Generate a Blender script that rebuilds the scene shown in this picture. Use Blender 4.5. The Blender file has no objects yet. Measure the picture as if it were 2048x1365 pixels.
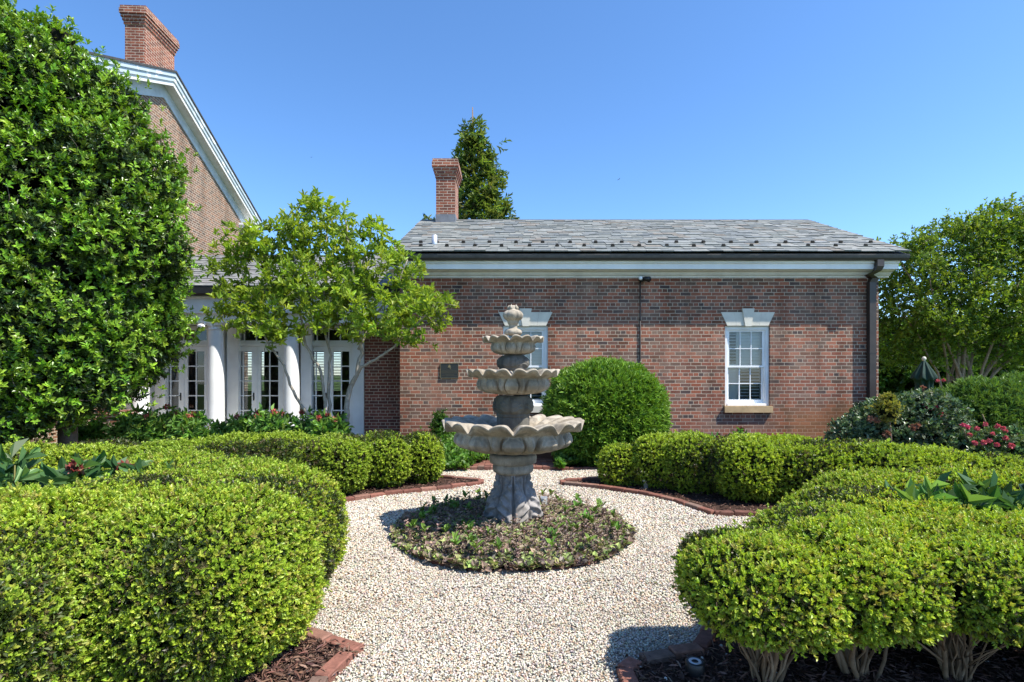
import bpy, math, random
import numpy as np
from mathutils import Vector
rng = np.random.default_rng(7)
random.seed(7)
R_ = math.radians
C = bpy.context.scene.collection
F, H, X0, Y0 = 1060.0, 1.465, 1024.0, 750.0      # lens in pixels of the 2048 frame, eye height, principal point

def P(px, py, Y):
    return ((px - X0) * Y / F, Y, H + (Y0 - py) * Y / F)

# ------------------------------------------------------------------ mesh helpers
class MB:
    def __init__(s): s.v = []; s.f = []; s.m = []; s.s = []; s.c = []
    def add(s, verts, faces, mi=0, smooth=False, col=(1, 1, 1)):
        o = len(s.v); s.v += [tuple(map(float, p)) for p in verts]; s.c += [col] * len(verts)
        for f in faces:
            s.f.append([i + o for i in f]); s.m.append(mi); s.s.append(smooth)
        return s
    def hexa(s, p, mi=0, col=(1, 1, 1)):
        return s.add(p, [(0, 3, 2, 1), (4, 5, 6, 7), (0, 1, 5, 4), (1, 2, 6, 5), (2, 3, 7, 6), (3, 0, 4, 7)], mi, False, col)
    def box(s, x0, x1, y0, y1, z0, z1, mi=0, col=(1, 1, 1)):
        return s.hexa([(x0, y0, z0), (x1, y0, z0), (x1, y1, z0), (x0, y1, z0), (x0, y0, z1), (x1, y0, z1), (x1, y1, z1), (x0, y1, z1)], mi, col)
    def obox(s, c, ax, ay, az, mi=0, col=(1, 1, 1)):
        c, ax, ay, az = [np.array(q, float) for q in (c, ax, ay, az)]
        return s.hexa([c + i * ax + j * ay + k * az for k in (-1, 1) for (i, j) in ((-1, -1), (1, -1), (1, 1), (-1, 1))], mi, col)
    def prism(s, poly, y0, y1, mi=0):
        """polygon in x,z pulled along y"""
        n = len(poly); v = [(x, y0, z) for x, z in poly] + [(x, y1, z) for x, z in poly]
        f = [tuple(range(n)), tuple(range(2 * n - 1, n - 1, -1))] + [(i, i + n, (i + 1) % n + n, (i + 1) % n) for i in range(n)]
        return s.add(v, f, mi)
    def sweep(s, prof, x0, x1, mi=0):
        """profile in y,z pulled along x"""
        n = len(prof); v = [(x0, y, z) for y, z in prof] + [(x1, y, z) for y, z in prof]
        f = [tuple(range(n)), tuple(range(2 * n - 1, n - 1, -1))] + [(i, i + n, (i + 1) % n + n, (i + 1) % n) for i in range(n)]
        return s.add(v, f, mi)
    def tube(s, pts, rad, n=6, mi=0, col=(1, 1, 1)):
        pts = [np.array(p, float) for p in pts]
        if np.isscalar(rad): rad = [rad] * len(pts)
        vs = []; u = None
        for i, p in enumerate(pts):
            d = pts[min(i + 1, len(pts) - 1)] - pts[max(i - 1, 0)]; d /= np.linalg.norm(d) + 1e-9
            if u is None: u = np.cross(d, (0.31, 0.87, 0.21) if abs(d[2]) > .5 else (0, 0, 1))
            u = u - d * np.dot(u, d); u /= np.linalg.norm(u) + 1e-9; w = np.cross(d, u)
            for k in range(n):
                a = 2 * math.pi * k / n; vs.append(p + rad[i] * (math.cos(a) * u + math.sin(a) * w))
        fs = [(i * n + k, i * n + (k + 1) % n, (i + 1) * n + (k + 1) % n, (i + 1) * n + k) for i in range(len(pts) - 1) for k in range(n)]
        fs += [tuple(range(n - 1, -1, -1)), tuple((len(pts) - 1) * n + k for k in range(n))]
        return s.add(vs, fs, mi, True, col)
    def grid(s, A, wrap=True, mi=0):
        """A[i][j] = point; rows i, columns j round the axis"""
        ni, nj = A.shape[:2]; jj = nj if wrap else nj - 1
        f = [(i * nj + j, i * nj + (j + 1) % nj, (i + 1) * nj + (j + 1) % nj, (i + 1) * nj + j) for i in range(ni - 1) for j in range(jj)]
        return s.add(A.reshape(-1, 3), f, mi, True)
    def lathe(s, prof, c=(0, 0), n=40, mi=0):
        th = np.linspace(0, 2 * math.pi, n, endpoint=False)
        A = np.array([[(c[0] + r * math.cos(t), c[1] + r * math.sin(t), z) for t in th] for r, z in prof])
        return s.grid(A, True, mi)
    def build(s, name, mats, parent=None, org=(0, 0, 0)):
        v = np.array(s.v, float) - np.array(org)
        me = bpy.data.meshes.new(name); me.from_pydata(v.tolist(), [], s.f)
        me.polygons.foreach_set('material_index', s.m); me.polygons.foreach_set('use_smooth', s.s)
        at = me.color_attributes.new('Col', 'FLOAT_COLOR', 'POINT')
        at.data.foreach_set('color', np.c_[np.array(s.c, float), np.ones(len(s.c))].ravel())
        return link(name, me, mats, parent)

ORG = {}
def link(name, me, mats, parent, org=None):
    for m in (mats if isinstance(mats, (list, tuple)) else [mats]): me.materials.append(m)
    me.update()
    o = bpy.data.objects.new(name, me); C.objects.link(o)
    if parent is not None: o.parent = parent; ORG[o.name] = ORG[parent.name]
    return o
def tag(o, label, cat, group=None, kind=None):
    if label: o['label'] = label
    if cat: o['category'] = cat
    if group: o['group'] = group
    if kind: o['kind'] = kind
    return o
def thing(name, loc, label, cat, group=None, rz=0, local=False):
    o = bpy.data.objects.new(name, None); o.empty_display_size = .2; C.objects.link(o)
    o.location = loc; o.rotation_euler.z = rz; ORG[o.name] = (0, 0, 0) if local else tuple(loc)
    return tag(o, label, cat, group)
def part(mb, name, mats, parent):
    return mb.build(name, mats, parent, ORG[parent.name])
def struct(mb, name, mats, kind='structure'):
    o = mb.build(name, mats); o['kind'] = kind; return o
def np_mesh(name, chunks, mats, parent=None, org=None):
    """chunks: (verts Nx3, faces Mxk, colours Nx3, material index, smooth)"""
    if org is None: org = ORG[parent.name] if parent is not None else (0, 0, 0)
    V = np.concatenate([c[0] for c in chunks]) - np.array(org)
    Cc = np.concatenate([c[2] for c in chunks]); off = 0; L = []; S = []; M = []; SM = []; pos = 0
    for v, f, c, mi, sm in chunks:
        f = np.asarray(f, np.int32)
        L.append((f + off).ravel()); S.append(pos + np.arange(len(f)) * f.shape[1]); pos += f.size; off += len(v)
        M.append(np.full(len(f), mi)); SM.append(np.full(len(f), sm))
    L = np.concatenate(L); S = np.concatenate(S)
    me = bpy.data.meshes.new(name); me.vertices.add(len(V)); me.vertices.foreach_set('co', V.astype(np.float32).ravel())
    me.loops.add(len(L)); me.loops.foreach_set('vertex_index', L.astype(np.int32))
    me.polygons.add(len(S)); me.polygons.foreach_set('loop_start', S.astype(np.int32))
    me.polygons.foreach_set('material_index', np.concatenate(M).astype(np.int32))
    me.polygons.foreach_set('use_smooth', np.concatenate(SM).astype(bool))
    at = me.color_attributes.new('Col', 'FLOAT_COLOR', 'POINT')
    at.data.foreach_set('color', np.c_[Cc, np.ones(len(Cc))].astype(np.float32).ravel())
    me.update(calc_edges=True); me.validate()
    return link(name, me, mats, parent)

# ------------------------------------------------------------------ materials
def mat(name):
    m = bpy.data.materials.new(name); m.use_nodes = True; nt = m.node_tree; nt.nodes.clear()
    out = nt.nodes.new('ShaderNodeOutputMaterial'); b = nt.nodes.new('ShaderNodeBsdfPrincipled')
    nt.links.new(b.outputs[0], out.inputs[0]); return m, nt, b, out
def N(nt, t, **k):
    n = nt.nodes.new(t)
    for a, v in k.items():
        if a in n.inputs.keys() if hasattr(n.inputs, 'keys') else False: n.inputs[a].default_value = v
        else: setattr(n, a, v)
    return n
def ramp(nt, src, stops, interp='LINEAR'):
    r = nt.nodes.new('ShaderNodeValToRGB'); r.color_ramp.interpolation = interp
    e = r.color_ramp.elements
    while len(e) < len(stops): e.new(0.5)
    for el, (p, c) in zip(e, stops):
        el.position = p; el.color = (*c, 1) if len(c) == 3 else c
    nt.links.new(src, r.inputs[0]); return r.outputs[0]
def mix(nt, fac, a, b, mode='MIX'):
    n = nt.nodes.new('ShaderNodeMix'); n.data_type = 'RGBA'; n.blend_type = mode
    for s, v in ((n.inputs[0], fac), (n.inputs[6], a), (n.inputs[7], b)):
        if hasattr(v, 'is_output'): nt.links.new(v, s)
        elif isinstance(v, (tuple, list)): s.default_value = (*v, 1) if len(v) == 3 else v
        else: s.default_value = v
    return n.outputs[2]
def mathn(nt, op, a, b=None):
    n = nt.nodes.new('ShaderNodeMath'); n.operation = op
    for s, v in zip(n.inputs, (a, b)):
        if v is None: continue
        if hasattr(v, 'is_output'): nt.links.new(v, s)
        else: s.default_value = v
    return n.outputs[0]
def noise(nt, scale, detail=4, vec=None, rough=.55):
    n = nt.nodes.new('ShaderNodeTexNoise'); n.inputs['Scale'].default_value = scale; n.inputs['Detail'].default_value = detail
    n.inputs['Roughness'].default_value = rough
    if vec is None:
        tc = nt.nodes.new('ShaderNodeTexCoord'); vec = tc.outputs['Object']
    nt.links.new(vec, n.inputs['Vector']); return n.outputs['Fac']
def bump(nt, b, h, strength=.3, dist=.01):
    n = nt.nodes.new('ShaderNodeBump'); n.inputs['Strength'].default_value = strength; n.inputs['Distance'].default_value = dist
    nt.links.new(h, n.inputs['Height']); nt.links.new(n.outputs[0], b.inputs['Normal'])
def attr(nt):
    a = nt.nodes.new('ShaderNodeAttribute'); a.attribute_name = 'Col'; return a.outputs['Color']

def plain(name, base, rough=.6, var=.25, scale=6, metal=0, spec=.5, bs=0):
    m, nt, b, o = mat(name); n = noise(nt, scale, 5)
    d = tuple(c * (1 - var) for c in base); l = tuple(min(1, c * (1 + var * .6)) for c in base)
    c = ramp(nt, n, [(.3, d), (.7, l)]); nt.links.new(c, b.inputs['Base Color'])
    b.inputs['Roughness'].default_value = rough; b.inputs['Metallic'].default_value = metal; b.inputs['Specular IOR Level'].default_value = spec
    if bs: bump(nt, b, noise(nt, scale * 8, 4), bs, .004)
    return m

def leafmat(name, rough=.42, transl=.3, spec=.45, tint=(1.15, 1.1, .45)):
    m, nt, b, out = mat(name); c = attr(nt)
    nt.links.new(c, b.inputs['Base Color']); b.inputs['Roughness'].default_value = rough; b.inputs['Specular IOR Level'].default_value = spec
    t = nt.nodes.new('ShaderNodeBsdfTranslucent'); nt.links.new(mix(nt, 1.0, c, tint, 'MULTIPLY'), t.inputs[0])
    ms = nt.nodes.new('ShaderNodeMixShader'); ms.inputs[0].default_value = transl
    nt.links.new(b.outputs[0], ms.inputs[1]); nt.links.new(t.outputs[0], ms.inputs[2]); nt.links.new(ms.outputs[0], out.inputs[0])
    return m
def attrmat(name, rough=.8, spec=.3, nscale=0, var=.3, bs=0):
    m, nt, b, out = mat(name); c = attr(nt)
    if nscale:
        n = noise(nt, nscale, 5); c = mix(nt, 1.0, c, ramp(nt, n, [(.25, (1 - var,) * 3), (.75, (1 + var * .5,) * 3)]), 'MULTIPLY')
        if bs: bump(nt, b, n, bs, .003)
    nt.links.new(c, b.inputs['Base Color']); b.inputs['Roughness'].default_value = rough; b.inputs['Specular IOR Level'].default_value = spec
    return m

def brickmat(name, palette, mortar, stain=False, freq=4, weather=.35, ms=.0068):
    m, nt, b, out = mat(name)
    tc = nt.nodes.new('ShaderNodeTexCoord'); sp = nt.nodes.new('ShaderNodeSeparateXYZ'); nt.links.new(tc.outputs['Object'], sp.inputs[0])
    wob = nt.nodes.new('ShaderNodeTexNoise'); wob.inputs['Scale'].default_value = 9; wob.inputs['Detail'].default_value = 3
    nt.links.new(tc.outputs['Object'], wob.inputs['Vector'])
    ws = nt.nodes.new('ShaderNodeSeparateXYZ'); nt.links.new(wob.outputs['Color'], ws.inputs[0])
    u = mathn(nt, 'ADD', mathn(nt, 'ADD', sp.outputs[0], sp.outputs[1]), mathn(nt, 'MULTIPLY', mathn(nt, 'SUBTRACT', ws.outputs[0], .5), .014))
    v = mathn(nt, 'ADD', sp.outputs[2], mathn(nt, 'MULTIPLY', mathn(nt, 'SUBTRACT', ws.outputs[1], .5), .012))
    cb = nt.nodes.new('ShaderNodeCombineXYZ'); nt.links.new(u, cb.inputs[0]); nt.links.new(v, cb.inputs[1])
    br = nt.nodes.new('ShaderNodeTexBrick'); nt.links.new(cb.outputs[0], br.inputs['Vector'])
    br.squash = .5; br.squash_frequency = freq; br.offset = .5; br.offset_frequency = 2
    for k, val in (('Scale', 1), ('Mortar Size', ms), ('Mortar Smooth', .25), ('Bias', 0), ('Brick Width', .213), ('Row Height', .0717)):
        br.inputs[k].default_value = val
    br.inputs['Color1'].default_value = (0, 0, 0, 1); br.inputs['Color2'].default_value = (1, 1, 1, 1); br.inputs['Mortar'].default_value = (.5, .5, .5, 1)
    n = len(palette)
    c = ramp(nt, br.outputs['Color'], [(i / n, p) for i, p in enumerate(palette)], 'CONSTANT')
    big = noise(nt, 1.3, 5, tc.outputs['Object']); fine = noise(nt, 55, 5, tc.outputs['Object'], .7)
    c = mix(nt, 1.0, c, ramp(nt, fine, [(.3, (.68, .66, .66)), (.7, (1.2, 1.2, 1.2))]), 'MULTIPLY')
    mo = mix(nt, 1.0, mortar, ramp(nt, fine, [(.3, (.75, .74, .72)), (.7, (1.1, 1.1, 1.1))]), 'MULTIPLY')
    c = mix(nt, br.outputs['Fac'], c, mo)
    w = mathn(nt, 'MULTIPLY', ramp(nt, big, [(.42, (0, 0, 0)), (.75, (1, 1, 1))]), weather)
    c = mix(nt, w, c, (.33, .215, .16))
    if stain:
        wx = nt.nodes.new('ShaderNodeMapRange'); wx.inputs[1].default_value = 2.5; wx.inputs[2].default_value = 3.3; nt.links.new(sp.outputs[0], wx.inputs[0])
        wz = nt.nodes.new('ShaderNodeMapRange'); wz.inputs[1].default_value = .98; wz.inputs[2].default_value = .66
        nt.links.new(mathn(nt, 'ADD', sp.outputs[2], mathn(nt, 'MULTIPLY', mathn(nt, 'SUBTRACT', big, .5), .9)), wz.inputs[0])
        s = mathn(nt, 'MULTIPLY', mathn(nt, 'MULTIPLY', wx.outputs[0], wz.outputs[0]), .62)
        c = mix(nt, s, c, (.27, .125, .05))
    mp = nt.nodes.new('ShaderNodeMapping'); mp.inputs['Scale'].default_value = (1, 1, .16); nt.links.new(tc.outputs['Object'], mp.inputs[0]); stk = noise(nt, 2.6, 6, mp.outputs[0])
    c = mix(nt, 1.0, c, ramp(nt, stk, [(.34, (.70, .68, .66)), (.55, (1.04, 1.03, 1.02))]), 'MULTIPLY')
    nt.links.new(c, b.inputs['Base Color']); b.inputs['Roughness'].default_value = .85; b.inputs['Specular IOR Level'].default_value = .25
    h = mathn(nt, 'ADD', mathn(nt, 'MULTIPLY', mathn(nt, 'SUBTRACT', 1.0, br.outputs['Fac']), 1.0), mathn(nt, 'MULTIPLY', fine, .5))
    bump(nt, b, h, .7, .008)
    return m

M = {}
wing_pal = [(.27, .092, .052), (.18, .07, .045), (.33, .12, .07), (.125, .075, .055), (.25, .088, .055), (.145, .09, .065), (.30, .105, .06), (.16, .07, .048), (.23, .14, .10), (.085, .06, .055), (.27, .095, .058), (.155, .068, .042), (.31, .11, .062), (.21, .085, .055), (.36, .14, .085), (.19, .10, .075)]
M['brick'] = brickmat('wing_brick', wing_pal, (.55, .47, .365), stain=True, weather=.5, ms=.006)
house_pal = [(.225, .12, .075), (.175, .10, .07), (.27, .14, .085), (.125, .09, .07), (.20, .12, .08), (.15, .10, .075), (.245, .12, .07), (.175, .115, .085)]
M['brick_house'] = brickmat('house_brick', house_pal, (.50, .43, .34), weather=.2, ms=.0095)
ch_pal = [(.29, .095, .055), (.22, .07, .045), (.34, .12, .07), (.17, .065, .045), (.30, .10, .06), (.25, .085, .055)]
M['brick_chimney'] = brickmat('chimney_brick', ch_pal, (.56, .46, .37), weather=.12, freq=50, ms=.0085)
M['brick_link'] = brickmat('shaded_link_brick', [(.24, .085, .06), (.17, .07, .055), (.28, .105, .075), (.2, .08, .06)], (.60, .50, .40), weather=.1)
M['white'] = plain('white_paint', (.80, .81, .80), .5, .12, 2.2)
M['white_worn'] = plain('weathered_white_paint', (.72, .72, .68), .6, .14, 5, bs=.1)
M['gray_paint'] = plain('peeling_gray_paint', (.50, .55, .56), .6, .2, 4)
m, nt, b, o = mat('peeling_paint'); pn = noise(nt, 3.2, 6)
nt.links.new(ramp(nt, pn, [(.56, (.45, .52, .55)), (.6, (.82, .82, .8))]), b.inputs['Base Color']); b.inputs['Roughness'].default_value = .6; M['peel'] = m
M['bronze'] = plain('dark_bronze_metal', (.045, .034, .028), .45, .25, 5, spec=.5)
M['black'] = plain('black_metal', (.015, .015, .016), .45, .2, 8)
M['plaque'] = plain('dark_plaque_bronze', (.018, .022, .022), .5, .3, 20)
M['brass'] = plain('worn_brass', (.30, .24, .13), .45, .2, 20, metal=.6)
M['lead'] = plain('grey_flashing', (.20, .20, .21), .5, .25, 6, metal=.3)
M['galv'] = plain('galvanised_pipe', (.52, .55, .6), .4, .12, 8, metal=.5)
M['limestone'] = plain('pale_limestone', (.62, .59, .50), .75, .12, 6, bs=.1)
M['sandstone'] = plain('tan_sandstone', (.47, .33, .17), .8, .25, 5, bs=.15)
M['slate'] = attrmat('roof_slate', .62, .4, 9, .35, .2)
M['edging'] = attrmat('edging_brick', .85, .25, 30, .4, .4)
M['dark_room'] = plain('unlit_interior_tone', (.10, .085, .07), .9, .1)  # room surfaces coloured dark so the glass shows an unlit interior
M['shade_slat'] = plain('painted_louvre', (.62, .63, .62), .55, .05)
M['bark'] = attrmat('bark', .9, .2, 22, .4, .5)
M['pebble'] = attrmat('pebble', .7, .35)
M['core'] = attrmat('shade_core', 1.0, .05, 14, .5)  # near-black filling inside foliage, shade of its depths put into the colour
M['box'] = leafmat('boxwood_leaf', .42, .38, .40)
M['holly'] = leafmat('holly_leaf', .33, .22, .5)
M['soft'] = leafmat('soft_leaf', .45, .46, .38)
M['yew'] = leafmat('yew_needle', .45, .22, .4)
M['cover'] = leafmat('groundcover_leaf', .5, .2, .35, (1.1, 1, .7))
M['petal'] = leafmat('petal', .6, .3, .2, (1.1, .8, .8))
M['cloth'] = plain('green_canvas', (.005, .035, .023), .8, .3, 10)

m, nt, b, o = mat('window_glass')
gl = nt.nodes.new('ShaderNodeBsdfGlossy'); gl.inputs['Roughness'].default_value = .02; gl.inputs[0].default_value = (.9, .95, 1, 1)
tr = nt.nodes.new('ShaderNodeBsdfTransparent'); tr.inputs[0].default_value = (.84, .88, .88, 1)
fr = nt.nodes.new('ShaderNodeFresnel'); fr.inputs[0].default_value = 1.5
ms = nt.nodes.new('ShaderNodeMixShader'); nt.links.new(mathn(nt, 'MULTIPLY', fr.outputs[0], 1.6), ms.inputs[0])
nt.links.new(tr.outputs[0], ms.inputs[1]); nt.links.new(gl.outputs[0], ms.inputs[2]); nt.links.new(ms.outputs[0], o.inputs[0]); M['glass'] = m

def stone(name, base, moss):
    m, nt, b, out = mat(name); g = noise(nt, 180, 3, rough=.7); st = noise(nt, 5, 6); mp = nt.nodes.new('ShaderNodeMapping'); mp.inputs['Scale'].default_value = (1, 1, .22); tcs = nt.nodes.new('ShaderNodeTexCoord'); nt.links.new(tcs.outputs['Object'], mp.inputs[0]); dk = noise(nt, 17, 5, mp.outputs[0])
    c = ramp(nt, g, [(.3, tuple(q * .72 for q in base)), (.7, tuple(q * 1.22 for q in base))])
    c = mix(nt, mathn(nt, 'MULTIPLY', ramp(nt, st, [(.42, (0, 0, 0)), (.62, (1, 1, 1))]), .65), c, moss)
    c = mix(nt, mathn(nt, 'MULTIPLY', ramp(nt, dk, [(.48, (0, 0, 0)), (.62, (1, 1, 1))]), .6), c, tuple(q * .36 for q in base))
    nt.links.new(c, b.inputs['Base Color']); b.inputs['Roughness'].default_value = .88; b.inputs['Specular IOR Level'].default_value = .25
    bump(nt, b, mathn(nt, 'ADD', g, mathn(nt, 'MULTIPLY', dk, .6)), .45, .004); return m
M['stone'] = stone('weathered_cast_stone', (.40, .35, .28), (.13, .10, .06))
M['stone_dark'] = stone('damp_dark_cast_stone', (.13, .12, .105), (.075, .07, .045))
M['stone_base'] = stone('grey_cast_stone', (.30, .28, .265), (.17, .15, .125))

def groundmat(name, a, bcol, s1, s2, bs=.4):
    m, nt, b, out = mat(name); n1 = noise(nt, s1, 6); n2 = noise(nt, s2, 5)
    c = mix(nt, n2, a, bcol); c = mix(nt, 1.0, c, ramp(nt, n1, [(.3, (.6, .6, .6)), (.7, (1.2, 1.2, 1.2))]), 'MULTIPLY')
    nt.links.new(c, b.inputs['Base Color']); b.inputs['Roughness'].default_value = .95; b.inputs['Specular IOR Level'].default_value = .15
    bump(nt, b, n1, bs, .02); return m
M['lawn'] = groundmat('lawn', (.055, .10, .02), (.09, .13, .035), 30, .6)
M['gravel'] = groundmat('gravel_bed', (.44, .41, .36), (.36, .33, .28), 90, 25)
M['mulch'] = groundmat('brown_mulch', (.075, .042, .03), (.04, .025, .02), 60, 8, .9)
M['paver'] = attrmat('walk_paver', .85, .25, 25, .35, .3)

# ------------------------------------------------------------------ world, sun, camera
sc = bpy.context.scene
sun_dir = Vector((.80, -.368, 1.323)).normalized()
el = math.asin(sun_dir.z); az = math.atan2(sun_dir.x, sun_dir.y)
w = bpy.data.worlds.new('World'); sc.world = w; w.use_nodes = True; nt = w.node_tree
sky = nt.nodes.new('ShaderNodeTexSky'); sky.sky_type = 'NISHITA'; sky.sun_disc = False
sky.sun_elevation = el; sky.sun_rotation = az; sky.air_density = .8; sky.dust_density = .3; sky.ozone_density = 4.0; sky.altitude = 0
bg = nt.nodes['Background']; hsv = nt.nodes.new('ShaderNodeHueSaturation'); hsv.inputs['Saturation'].default_value = 1.14
nt.links.new(sky.outputs[0], hsv.inputs['Color']); nt.links.new(hsv.outputs[0], bg.inputs[0]); bg.inputs[1].default_value = .142
ld = bpy.data.lights.new('sun', 'SUN'); ld.energy = 4.2; ld.angle = R_(.53); ld.color = (1, .95, .86)
lo = bpy.data.objects.new('sun', ld); C.objects.link(lo); lo.rotation_euler = (-sun_dir).to_track_quat('-Z', 'Y').to_euler(); lo.location = (12, -6, 18)
cd = bpy.data.cameras.new('camera'); cam = bpy.data.objects.new('camera', cd); C.objects.link(cam); sc.camera = cam
cam.location = (0, 0, H); cam.rotation_euler = (R_(90), 0, 0); cd.sensor_width = 36; cd.lens = 36 * F / 2048
cd.shift_y = (Y0 - 682.5) / 2048; cd.clip_end = 2000; cd.clip_start = .05
sc.view_settings.view_transform = 'Standard'; sc.view_settings.look = 'None'; sc.view_settings.exposure = 1.1; sc.view_settings.gamma = 1
sc.cycles.max_bounces = 8; sc.cycles.transparent_max_bounces = 12

# ------------------------------------------------------------------ foliage helpers
def unit(a): return a / (np.linalg.norm(a, axis=-1, keepdims=True) + 1e-9)
def sn(Pn, freq, seed=0, k=5):
    r = np.random.default_rng(seed); out = 0
    for i in range(k):
        d = r.normal(size=3); d /= np.linalg.norm(d)
        out = out + np.sin(Pn @ d * freq * r.uniform(.7, 1.5) + r.uniform(0, 6.3))
    return out / k
def palette(n, cols, jit=.18, g=None):
    g = g or rng
    c = np.array(cols)[g.integers(0, len(cols), n)] * (1 + g.normal(0, jit, (n, 1)))
    return np.clip(c * (1 + g.normal(0, .05, (n, 3))), .002, .95)
def lump_sample(lumps, dens, p=3.0, zmin=.03, bumpa=.03, bumpf=9, cull=True, depth=.08, gaps=.0, others=()):
    """points and outward normals over the union of rounded lumps (cx,cy,cz,rx,ry,rz)"""
    PP = []; NN = []
    allL = list(lumps) + list(others)
    def fval(Q, l):
        d = np.abs((Q - np.array(l[:3])) / np.array(l[3:6])); return (d ** p).sum(1) ** (1 / p)
    for li, l in enumerate(lumps):
        c = np.array(l[:3]); r = np.array(l[3:6]); A = 4.2 * (r[0] * r[1] + r[1] * r[2] + r[0] * r[2]) * 1.25
        n = int(A * dens * 3); d = unit(rng.normal(size=(n, 3)))
        s = 1 / ((np.abs(d / r) ** p).sum(1) ** (1 / p)); Q = d * s[:, None]
        nn = unit(np.sign(Q) * np.abs(Q / r) ** (p - 1) / r); wgt = s ** 2 / np.maximum(.25, (nn * d).sum(1))
        keep = rng.uniform(0, wgt.max(), n) < wgt
        Q = Q[keep]; nn = nn[keep]
        want = int(A * dens)
        if len(Q) > want: Q = Q[:want]; nn = nn[:want]
        Wp = Q + c
        ok = Wp[:, 2] > zmin
        for lj, l2 in enumerate(allL):
            if lj != li: ok &= fval(Wp, l2) > .97
        if cull:
            back = (nn * unit(np.array([0, 0, H]) - Wp)).sum(1) < -.25
            ok &= ~(back & (rng.uniform(size=len(Wp)) > .35))
        if gaps: ok &= (sn(Wp, 55, 31) + .8 * sn(Wp, 95, 33)) < gaps
        Wp = Wp[ok]; nn = nn[ok]
        Wp = Wp + nn * (sn(Wp, bumpf, 3)[:, None] * bumpa + sn(Wp, bumpf * 3.1, 5)[:, None] * bumpa * .45 - np.abs(rng.normal(0, depth, (len(Wp), 1))) * .5)
        PP.append(Wp); NN.append(nn)
    return np.concatenate(PP), np.concatenate(NN)
def core_chunk(lumps, scale, col, p=3.0, n1=18, n2=26, bumpa=.02):  # solid dark shell that blocks see-through and paints the shaded inside
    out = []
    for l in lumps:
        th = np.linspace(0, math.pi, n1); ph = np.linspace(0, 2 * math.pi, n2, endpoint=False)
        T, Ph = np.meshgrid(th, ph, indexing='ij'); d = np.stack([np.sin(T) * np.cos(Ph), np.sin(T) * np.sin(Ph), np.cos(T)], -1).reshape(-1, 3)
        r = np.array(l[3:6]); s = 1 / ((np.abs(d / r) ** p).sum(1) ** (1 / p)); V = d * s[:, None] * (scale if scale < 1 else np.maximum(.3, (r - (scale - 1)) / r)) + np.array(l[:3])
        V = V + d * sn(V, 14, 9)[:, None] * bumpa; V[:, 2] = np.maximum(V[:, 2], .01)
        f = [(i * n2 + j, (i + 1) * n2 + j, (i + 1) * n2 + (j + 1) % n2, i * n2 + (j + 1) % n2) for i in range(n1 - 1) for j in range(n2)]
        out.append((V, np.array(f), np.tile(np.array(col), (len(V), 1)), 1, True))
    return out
def leaf_chunk(p, a, nrm, L, Wd, col, hexa=True, fold=.18, droop=.12, mi=0):
    n = len(p); a = unit(a); s = unit(np.cross(a, nrm)); nr = np.cross(s, a)
    L = np.broadcast_to(L, (n,))[:, None]; Wd = np.broadcast_to(Wd, (n,))[:, None]
    if hexa:
        v = np.stack([p, p + a * L * .33 + s * Wd * .5 + nr * Wd * fold, p + a * L * .72 + s * Wd * .40 + nr * Wd * (fold - .05),
                      p + a * L - nr * L * droop, p + a * L * .72 - s * Wd * .40 + nr * Wd * (fold - .05), p + a * L * .33 - s * Wd * .5 + nr * Wd * fold], 1)
        b = np.arange(n)[:, None] * 6
        f = np.concatenate([b + np.array([[0, 1, 2, 3]]), b + np.array([[0, 3, 4, 5]])])
        return v.reshape(-1, 3), f, np.repeat(col, 6, 0), mi, False
    v = np.stack([p, p + a * L * .5 + s * Wd * .5 + nr * Wd * fold, p + a * L - nr * L * droop, p + a * L * .5 - s * Wd * .5 + nr * Wd * fold], 1)
    b = np.arange(n)[:, None] * 4
    f = np.concatenate([b + np.array([[0, 1, 2]]), b + np.array([[0, 2, 3]])])
    return v.reshape(-1, 3), f, np.repeat(col, 4, 0), mi, False
def sprigs(Pp, A, k, L, Wd, cols, spread=(35, 70), step=.35, hexa=True, jit=.18, tipcol=None, lj=.25, droop=.12, fold=.18, patch=.0):
    """k leaves round a short shoot at each point"""
    n = len(Pp); A = unit(A); u = unit(np.cross(A, rng.normal(size=(n, 3)))); v = np.cross(A, u)
    ps = []; aa = []; nn = []; cc = []; LL = []
    base = palette(n, cols, jit)
    if patch: base = np.clip(base * (1 + patch * sn(Pp, 4.5, 51)[:, None] * np.array([1.3, .8, .6])), .002, .95)
    for j in range(k):
        az_ = 2.4 * j + rng.normal(0, .3, n); ph = np.radians(rng.uniform(spread[0], spread[1], n)) * (1 - .45 * j / k)
        rad = u * np.cos(az_)[:, None] + v * np.sin(az_)[:, None]
        d = A * np.cos(ph)[:, None] + rad * np.sin(ph)[:, None]
        ps.append(Pp + A * (L * step * j / 2)); aa.append(d); nn.append(A * np.sin(ph)[:, None] - rad * np.cos(ph)[:, None])
        c = base * (1 + rng.normal(0, .10, (n, 1)))
        if tipcol is not None:
            t = (j / k) ** 1.3; c = c * (1 - .6 * t) + np.array(tipcol) * .6 * t
        cc.append(np.clip(c, .002, .95)); LL.append(L * (1 + rng.normal(0, lj, n)).clip(.5, 1.5))
    LL = np.concatenate(LL)
    return leaf_chunk(np.concatenate(ps), np.concatenate(aa), np.concatenate(nn), LL, LL * Wd / L, np.concatenate(cc), hexa, fold, droop)

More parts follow.
